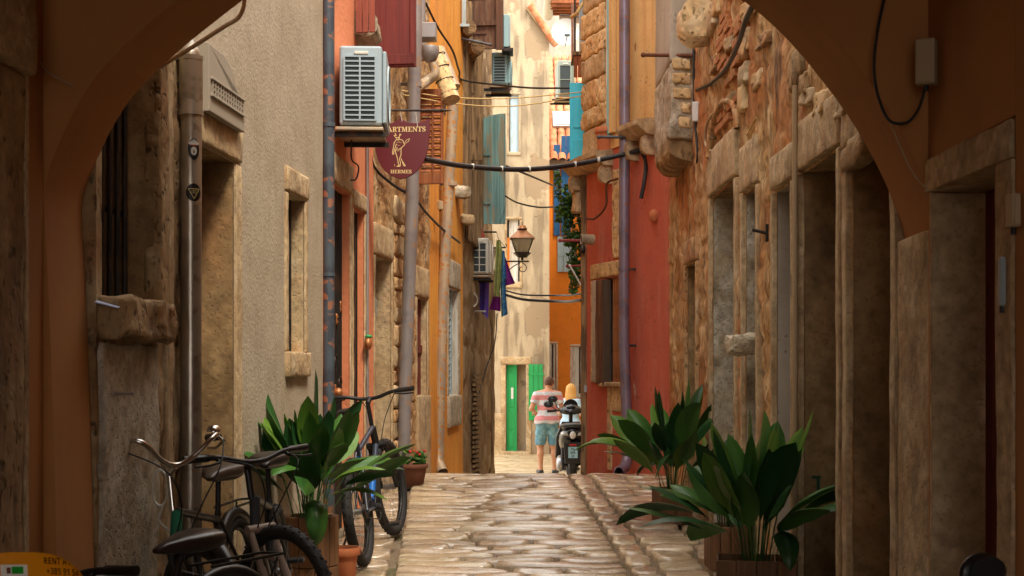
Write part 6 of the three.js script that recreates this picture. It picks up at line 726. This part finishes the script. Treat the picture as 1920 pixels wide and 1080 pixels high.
  if (sign) { // moulded yellow front screen with hire lettering, facing the rider's seat
    const A = 1.15, n = 18, shp = []; const c = document.createElement('canvas'); c.width = 1024; c.height = 512; const x = c.getContext('2d'); x.fillStyle = '#e8950c'; x.fillRect(0, 0, 1024, 512); x.fillStyle = '#2a1608'; x.font = 'bold 92px sans-serif'; x.font = 'bold 42px sans-serif'; x.fillText('RENT A SCOOTER', 640, 52, 400); x.fillText('+385 91 54', 655, 100, 340); x.fillStyle = '#e8e4dc'; x.fillRect(395, 56, 150, 56); x.fillStyle = '#12a028'; x.fillRect(455, 66, 66, 34); x.fillStyle = '#6a3a20'; x.fillRect(428, 70, 22, 28);
    const t = new THREE.CanvasTexture(c); t.colorSpace = THREE.SRGBColorSpace; const pos = [], uv = [], idx = []; for (let j = 0; j <= 8; j++) for (let i = 0; i <= n; i++) { const q = i / n * 2 - 1, yy = j / 8, top = 0.27 * (1 - Math.abs(q) ** 3.2 * 0.55); pos.push(0.36 - q * q * 0.07 + (1 - yy) * 0.04, 0.92 + yy * top, q * 0.22); uv.push(i / n, (yy * top) / 0.27); } for (let j = 0; j < 8; j++) for (let i = 0; i < n; i++) { const a = j * (n + 1) + i; idx.push(a, a + 1, a + n + 1, a + 1, a + n + 2, a + n + 1); }
    const mk = (dx) => { const g = new THREE.BufferGeometry(); g.setAttribute('position', new THREE.Float32BufferAttribute(pos.map((p, k) => (k % 3 ? p : p + dx)), 3)); g.setAttribute('uv', new THREE.Float32BufferAttribute(uv, 2)); g.setIndex(idx); g.computeVertexNormals(); return g; }; part('front_screen', mk(0), new THREE.MeshPhysicalMaterial({ map: t, roughness: 0.35, side: THREE.DoubleSide }), S, 'yellow screen with hire lettering'); part('screen_shell', mk(0.012), body, S); }
  return S;
}
scooter('parked_scooter', 'black scooter with blue number plate parked beside the couple', V(0.95, gy(22.4) + 0.012, -22.2), Math.PI / 2 - 0.02, { body: flat(0.012, 0.012, 0.014, 0.18) }).scale.setScalar(1.1);
scooter('hire_scooter', 'yellow hire scooter with lettered screen inside the passage', onGround(-1.19, 3.0).setY(EYE + (V0 - 1036) * 3.36 / FP - 1.19), Math.PI / 2, { body: flat(0.72, 0.3, 0.012, 0.3), plate: false, mirrors: 0, sign: true }).children.filter((c) => /mirror|windscreen/.test(c.name)).forEach((c) => c.removeFromParent());
{ const s = scooter('parked_scooter', 'black scooter standing in the passage by the stone doorway', V(1.0, gy(3) + 0.004, -2.95), Math.PI / 2 + 0.5, { body: M.blackSoft, plate: false, mirrors: 0 }); s.scale.setScalar(0.93); s.children.filter((c) => /windscreen/.test(c.name)).forEach((c) => c.removeFromParent()); }

// ---------------------------------------------------------------- people: distance fields meshed as one skin
function nets(sdf, lo, hi, cell) { // naive surface nets
  const n = [0, 1, 2].map((k) => Math.ceil((hi[k] - lo[k]) / cell) + 1), [nx, ny, nzz] = n, f = new Float32Array(nx * ny * nzz), id = new Int32Array(nx * ny * nzz).fill(-1), at = (i, j, k) => i + nx * (j + ny * k);
  for (let k = 0; k < nzz; k++) for (let j = 0; j < ny; j++) for (let i = 0; i < nx; i++) f[at(i, j, k)] = sdf(lo[0] + i * cell, lo[1] + j * cell, lo[2] + k * cell);
  const pos = [], idx = [];
  for (let k = 0; k < nzz - 1; k++) for (let j = 0; j < ny - 1; j++) for (let i = 0; i < nx - 1; i++) {
    let sx = 0, sy = 0, sz = 0, c = 0; const e = (a, b) => { const [p, q, r] = a, [s, t, u] = b, va = f[at(i + p, j + q, k + r)], vb = f[at(i + s, j + t, k + u)]; if ((va < 0) !== (vb < 0)) { const w = va / (va - vb); sx += p + (s - p) * w; sy += q + (t - q) * w; sz += r + (u - r) * w; c++; } };
    for (let a = 0; a < 2; a++) for (let b = 0; b < 2; b++) { e([0, a, b], [1, a, b]); e([a, 0, b], [a, 1, b]); e([a, b, 0], [a, b, 1]); }
    if (c) { id[at(i, j, k)] = pos.length / 3; pos.push(lo[0] + (i + sx / c) * cell, lo[1] + (j + sy / c) * cell, lo[2] + (k + sz / c) * cell); }
  }
  const quad = (a, b, c, d, flip) => { if (a < 0 || b < 0 || c < 0 || d < 0) return; flip ? idx.push(a, c, b, a, d, c) : idx.push(a, b, c, a, c, d); };
  for (let k = 1; k < nzz - 1; k++) for (let j = 1; j < ny - 1; j++) for (let i = 1; i < nx - 1; i++) { const v = f[at(i, j, k)] < 0; if (v !== (f[at(i + 1, j, k)] < 0)) quad(id[at(i, j, k)], id[at(i, j - 1, k)], id[at(i, j - 1, k - 1)], id[at(i, j, k - 1)], v); if (v !== (f[at(i, j + 1, k)] < 0)) quad(id[at(i, j, k)], id[at(i, j, k - 1)], id[at(i - 1, j, k - 1)], id[at(i - 1, j, k)], v); if (v !== (f[at(i, j, k + 1)] < 0)) quad(id[at(i, j, k)], id[at(i - 1, j, k)], id[at(i - 1, j - 1, k)], id[at(i, j - 1, k)], v); }
  const g = new THREE.BufferGeometry(); g.setAttribute('position', new THREE.Float32BufferAttribute(pos, 3)); g.setIndex(idx); g.computeVertexNormals(); return buv(g);
}
const smin = (a, b, k) => { const h = clamp(0.5 + 0.5 * (b - a) / k); return lerp(b, a, h) - k * h * (1 - h); };
const bone = (a, b, r1, r2, sxz) => { const d = [b[0] - a[0], b[1] - a[1], b[2] - a[2]], dd = d[0] * d[0] + d[1] * d[1] + d[2] * d[2]; return (x, y, z) => { const t = clamp(((x - a[0]) * d[0] + (y - a[1]) * d[1] + (z - a[2]) * d[2]) / dd), q = [x - a[0] - d[0] * t, y - a[1] - d[1] * t, z - a[2] - d[2] * t]; if (sxz) { q[2] *= sxz; } return Math.hypot(...q) - lerp(r1, r2, t); }; };
const blend = (list, k) => (x, y, z) => list.reduce((m, f) => (m === null ? f(x, y, z) : smin(m, f(x, y, z), k)), null);
// every person is built facing -z, feet at y = 0
function person(label, pos, turn, o) {
  const T = thing('person', label, 'person', pos, turn), k = o.h / 1.75, A = (p) => p.map((q) => q * k); const b = (a, c, r1, r2, s) => bone(A(a), A(c), r1 * k, r2 * k, s);
  const torso = [b([0, 1.0, 0], [0, 1.2, 0.0], 0.15, 0.145, 1.35), b([0, 1.2, 0], [0, 1.36, 0.01], 0.15, 0.155, 1.4), b([-0.13, 1.41, 0.01], [0.13, 1.41, 0.01], 0.075, 0.075), b([-0.07, 0.93, 0.01], [0.07, 0.93, 0.01], 0.125, 0.125, 1.15)];
  const sh = [[-0.185, 1.41, 0.01], [0.185, 1.41, 0.01]], arms = [], hands = []; o.arms.forEach(([el, wr], i) => { arms.push(b(sh[i], el, 0.055, 0.042), b(el, wr, 0.042, 0.028)); hands.push([el, wr, i]); });
  const legs = []; o.legs.forEach(([kn, an, toe], i) => { const hx = i ? 0.09 : -0.09; legs.push(b([hx, 0.92, 0], kn, 0.088, 0.058), b(kn, [lerp(kn[0], an[0], 0.35), lerp(kn[1], an[1], 0.35), lerp(kn[2], an[2], 0.35) + 0.012], 0.056, 0.054), b([lerp(kn[0], an[0], 0.35), lerp(kn[1], an[1], 0.35), lerp(kn[2], an[2], 0.35) + 0.012], an, 0.054, 0.036), b(an, [an[0], 0.045, an[2]], 0.038, 0.04), b([an[0], 0.04, an[2] + 0.03], toe, 0.036, 0.03)); });
  const hd = o.head, neck = b([0, 1.42, 0.01], [hd[0] * 0.6, hd[1] - 0.1, hd[2] * 0.6], 0.055, 0.05); const R3 = new THREE.Matrix4().makeRotationFromEuler(new THREE.Euler(o.tilt || 0, o.look || 0, 0, 'YXZ')), inv = R3.clone().invert(), hk = k;
  const hp = (x, y, z) => V(x - hd[0] * k, y - hd[1] * k, z - hd[2] * k).applyMatrix4(inv).divideScalar(hk);
  const el = (p, c, r) => { const q = Math.hypot((p.x - c[0]) / r[0], (p.y - c[1]) / r[1], (p.z - c[2]) / r[2]); return (q - 1) * Math.min(...r); };
  const headF = (x, y, z) => { const p = hp(x, y, z); if (p.length() > 0.4) return p.length() - 0.2; let d = smin(el(p, [0, 0.03, 0.01], [0.076, 0.1, 0.095]), el(p, [0, -0.035, -0.025], [0.058, 0.085, 0.068]), 0.03); d = smin(d, el(p, [0, -0.012, -0.098], [0.013, 0.024, 0.017]), 0.012); for (const s of [-1, 1]) { d = smin(d, el(p, [s * 0.078, 0.0, 0.005], [0.01, 0.03, 0.019]), 0.006); d = Math.max(d, -el(p, [s * 0.03, 0.012, -0.098], [0.016, 0.009, 0.014])); d = Math.min(d, el(p, [s * 0.03, 0.012, -0.08], [0.012, 0.011, 0.012])); } d = smin(d, el(p, [0, -0.062, -0.083], [0.023, 0.007, 0.012]), 0.006); return d * hk; };
  const body = blend([...torso, ...arms, ...legs, neck], 0.035 * k), all = (x, y, z) => smin(body(x, y, z), headF(x, y, z), 0.02);
  const skinG = [nets(all, [-0.5, -0.03, -0.45], [0.5, o.h + 0.06, 0.35], 0.0145)];
  for (const [e, w, i] of hands) { // palm, four fingers and a thumb, half curled
    const E = V(...A(e)), W = V(...A(w)), d = W.clone().sub(E).normalize(), s = V(i ? 1 : -1, 0, 0), up = d.clone().cross(V(0, 1, 0)).length() > 0.2 ? V(0, 1, 0) : V(0, 0, -1), lat = d.clone().cross(up).normalize(), nrm = lat.clone().cross(d).normalize(), pt = (a, c, n) => W.clone().addScaledVector(d, a * k).addScaledVector(lat, c * k).addScaledVector(nrm, n * k).toArray(), q = [bone(W.toArray(), pt(0.05, 0, 0), 0.026 * k, 0.03 * k), bone(pt(0.03, -0.02, 0), pt(0.085, -0.026, 0), 0.016 * k, 0.014 * k), bone(pt(0.03, 0.02, 0), pt(0.085, 0.026, 0), 0.016 * k, 0.014 * k)], fl = [0.062, 0.072, 0.066, 0.05]; const fing = [];
    [-0.03, -0.01, 0.01, 0.03].forEach((c, j) => { const l = fl[j]; fing.push(bone(pt(0.085, c, 0), pt(0.085 + l * 0.5, c, -0.01), 0.0088 * k, 0.0084 * k), bone(pt(0.085 + l * 0.5, c, -0.01), pt(0.085 + l * 0.8, c, -0.04), 0.0084 * k, 0.0078 * k)); }); fing.push(bone(pt(0.02, -0.03 * (i ? -1 : 1), -0.01), pt(0.065, -0.055 * (i ? -1 : 1), -0.03), 0.012 * k, 0.01 * k), bone(pt(0.065, -0.055 * (i ? -1 : 1), -0.03), pt(0.095, -0.05 * (i ? -1 : 1), -0.045), 0.01 * k, 0.0085 * k));
    const pf = blend(q, 0.02 * k), ff = (x, y, z) => { let m = 9; for (const g of fing) m = Math.min(m, g(x, y, z)); return smin(pf(x, y, z), m, 0.006); }; const c = V(...pt(0.07, 0, 0)); skinG.push(nets(ff, [c.x - 0.13, c.y - 0.13, c.z - 0.13], [c.x + 0.13, c.y + 0.13, c.z + 0.13], 0.005)); }
  part('body', merge(skinG), o.skin, T);
  const B = [-0.5, -0.03, -0.45], E = [0.5, o.h + 0.06, 0.35];
  // shirt: torso and sleeves a little off the skin, with folds, cut at hem, cuffs and neck
  const trunk = blend([...torso, b([0, 1.4, 0.01], [0, 1.44, 0.01], 0.07, 0.06)], 0.05 * k), upper = arms.filter((_, i) => i % 2 === 0), cuffs = o.arms.map(([e], i) => ({ c: V(...A(sh[i])).lerp(V(...A(e)), o.sleeve), d: V(...A(e)).sub(V(...A(sh[i]))).normalize() }));
  const shirtF = (x, y, z) => { let d = trunk(x, y, z); cuffs.forEach((c, i) => { d = smin(d, Math.max(upper[i](x, y, z), (x - c.c.x) * c.d.x + (y - c.c.y) * c.d.y + (z - c.c.z) * c.d.z + 0.02), 0.03); }); d -= (0.021 + 0.02 * sm(1.12, 0.98, y / k)) * k; d = d - 0.006 * Math.sin(y * 38 + x * 22 + Math.sin(z * 30)) * sm(1.35, 0.95, y / k); d = Math.max(d, o.hem * k - y - 0.012 * Math.sin(x * 25));  d = Math.max(d, y - 1.465 * k, -el(V(x / k, y / k, z / k), [0, 1.5, -0.01], [0.075, 0.05, 0.07]) * k); return d; };
  part('shirt', nets(shirtF, B, E, 0.0145), o.shirt, T);
  const legSrc = blend([torso[3], torso[0], ...legs.filter((_, i) => i % 5 < (o.trouser < 0.3 ? 4 : 2))], 0.035 * k), lowF = (x, y, z) => Math.max(legSrc(x, y, z) - (0.032 - 0.02 * sm(0.75, 0.88, y / k)) * k - 0.005 * Math.sin(y * 45 + x * 30), o.trouser * k - y, y - 1.0 * k);
  part(o.trouser < 0.3 ? 'trousers' : 'shorts', nets(lowF, B, E, 0.0145), o.lower, T);
  o.legs.forEach(([kn, an, toe]) => { const s = blend([b([an[0], 0.045, an[2] + 0.03], toe, 0.042, 0.036), b(an, [an[0], 0.045, an[2]], 0.038, 0.042)], 0.02), f = (x, y, z) => Math.max(s(x, y, z) - 0.008, y - 0.085 * k, -0.002 - y); const sp = part('shoe', nets(f, [an[0] * k - 0.12, -0.02, Math.min(an[2], toe[2]) * k - 0.12], [an[0] * k + 0.12, 0.14, Math.max(an[2], toe[2]) * k + 0.14], 0.009), M.black, T); part('sole', nets((x, y, z) => Math.max(s(x, y, z) - 0.012, y - 0.018, -0.002 - y), [an[0] * k - 0.12, -0.02, Math.min(an[2], toe[2]) * k - 0.12], [an[0] * k + 0.12, 0.06, Math.max(an[2], toe[2]) * k + 0.14], 0.009), M.plasticWhite, sp); });
  const hairF = (x, y, z) => { const p = hp(x, y, z); let d; if (o.long) { d = smin(el(p, [0, 0.035, 0.016], [0.092, 0.112, 0.108]), el(p, [0, -0.12, 0.05], [0.115, 0.19, 0.06]), 0.06); d = Math.max(d, -el(p, [0, -0.05, -0.1], [0.07, 0.13, 0.085])); d += 0.004 * Math.sin(p.x * 160); } else { d = el(p, [0, 0.04, 0.014], [0.086, 0.104, 0.103]) + 0.002 * Math.sin(p.x * 150 + p.z * 120); d = Math.max(d, -el(p, [0, -0.06, -0.09], [0.09, 0.12, 0.085]), -(p.y + 0.045 + 0.35 * Math.max(0, -p.z))); d = Math.max(d, -el(p, [0.09, -0.02, -0.02], [0.03, 0.05, 0.04]), -el(p, [-0.09, -0.02, -0.02], [0.03, 0.05, 0.04])); } return d * hk; };
  const H = A(hd); part('hair', nets(hairF, [H[0] - 0.2, H[1] - 0.36, H[2] - 0.2], [H[0] + 0.2, H[1] + 0.2, H[2] + 0.2], 0.008), o.hair, T); return T;
}
{
  const skin = (c) => flat(...c, 0.5, 0, { sheen: 0.1 }), stripes = surf({ tile: 0.36, s: 95, size: 256, rough: 0.9, bump: 0.001, share: 'fab', f: (x, y, n) => { const a = n(6, 8, 4, 1), t = sm(0.42, 0.5, Math.abs(((y + 0.05 * (a - 0.5)) * 2 % 1) - 0.5) * 2); let c = mixc([0.62, 0.24, 0.26], [0.62, 0.6, 0.64], t); c = mixc(c, [0.36, 0.5, 0.6], sm(0.55, 0.7, n(8, 5, 4, 2)) * t * 0.7); return [scl(c, 0.85 + 0.3 * a), a]; } });
  const denim = surf({ tile: 0.4, s: 96, size: 256, rough: 0.9, bump: 0.002, share: 'fab', f: (x, y, n) => [mixc([0.1, 0.25, 0.34], [0.2, 0.38, 0.44], sm(0.35, 0.7, n(8, 6, 4, 1))), 0.5] });
  person('man in a pink striped t-shirt and denim shorts, head bowed, back turned', V(0.62, gy(24.4) + 0.006, -24.4), 0.12, { h: 1.74, head: [0.045, 1.585, -0.06], tilt: -0.45, look: -0.55, arms: [[[-0.285, 1.16, 0.04], [-0.2, 1.1, -0.19]], [[0.27, 1.15, 0.03], [0.16, 1.12, -0.2]]], legs: [[[-0.12, 0.5, -0.03], [-0.125, 0.09, 0.05], [-0.14, 0.04, -0.12]], [[0.12, 0.5, 0.0], [0.125, 0.09, 0.05], [0.19, 0.04, -0.11]]], skin: skin([0.52, 0.25, 0.14]), shirt: stripes, lower: denim, hair: flat(0.085, 0.03, 0.012, 0.7), sleeve: 0.62, hem: 0.9, trouser: 0.52 });
  person('woman with long blonde hair and pale blue top standing behind the black scooter', V(1.07, gy(25.4) + 0.006, -25.4), -0.5, { h: 1.58, head: [0.0, 1.62, -0.03], tilt: -0.3, look: 0.3, arms: [[[-0.26, 1.16, -0.02], [-0.14, 1.16, -0.22]], [[0.26, 1.15, 0.0], [0.15, 1.14, -0.2]]], legs: [[[-0.1, 0.5, -0.02], [-0.1, 0.09, 0.04], [-0.11, 0.04, -0.1]], [[0.1, 0.5, -0.02], [0.1, 0.09, 0.04], [0.12, 0.04, -0.1]]], skin: skin([0.55, 0.3, 0.19]), shirt: flat(0.42, 0.62, 0.78, 0.9), lower: flat(0.06, 0.16, 0.3, 0.9), hair: flat(0.62, 0.33, 0.08, 0.55), long: true, sleeve: 0.5, hem: 0.95, trouser: 0.1 });
}
renderer.render(scene, camera);
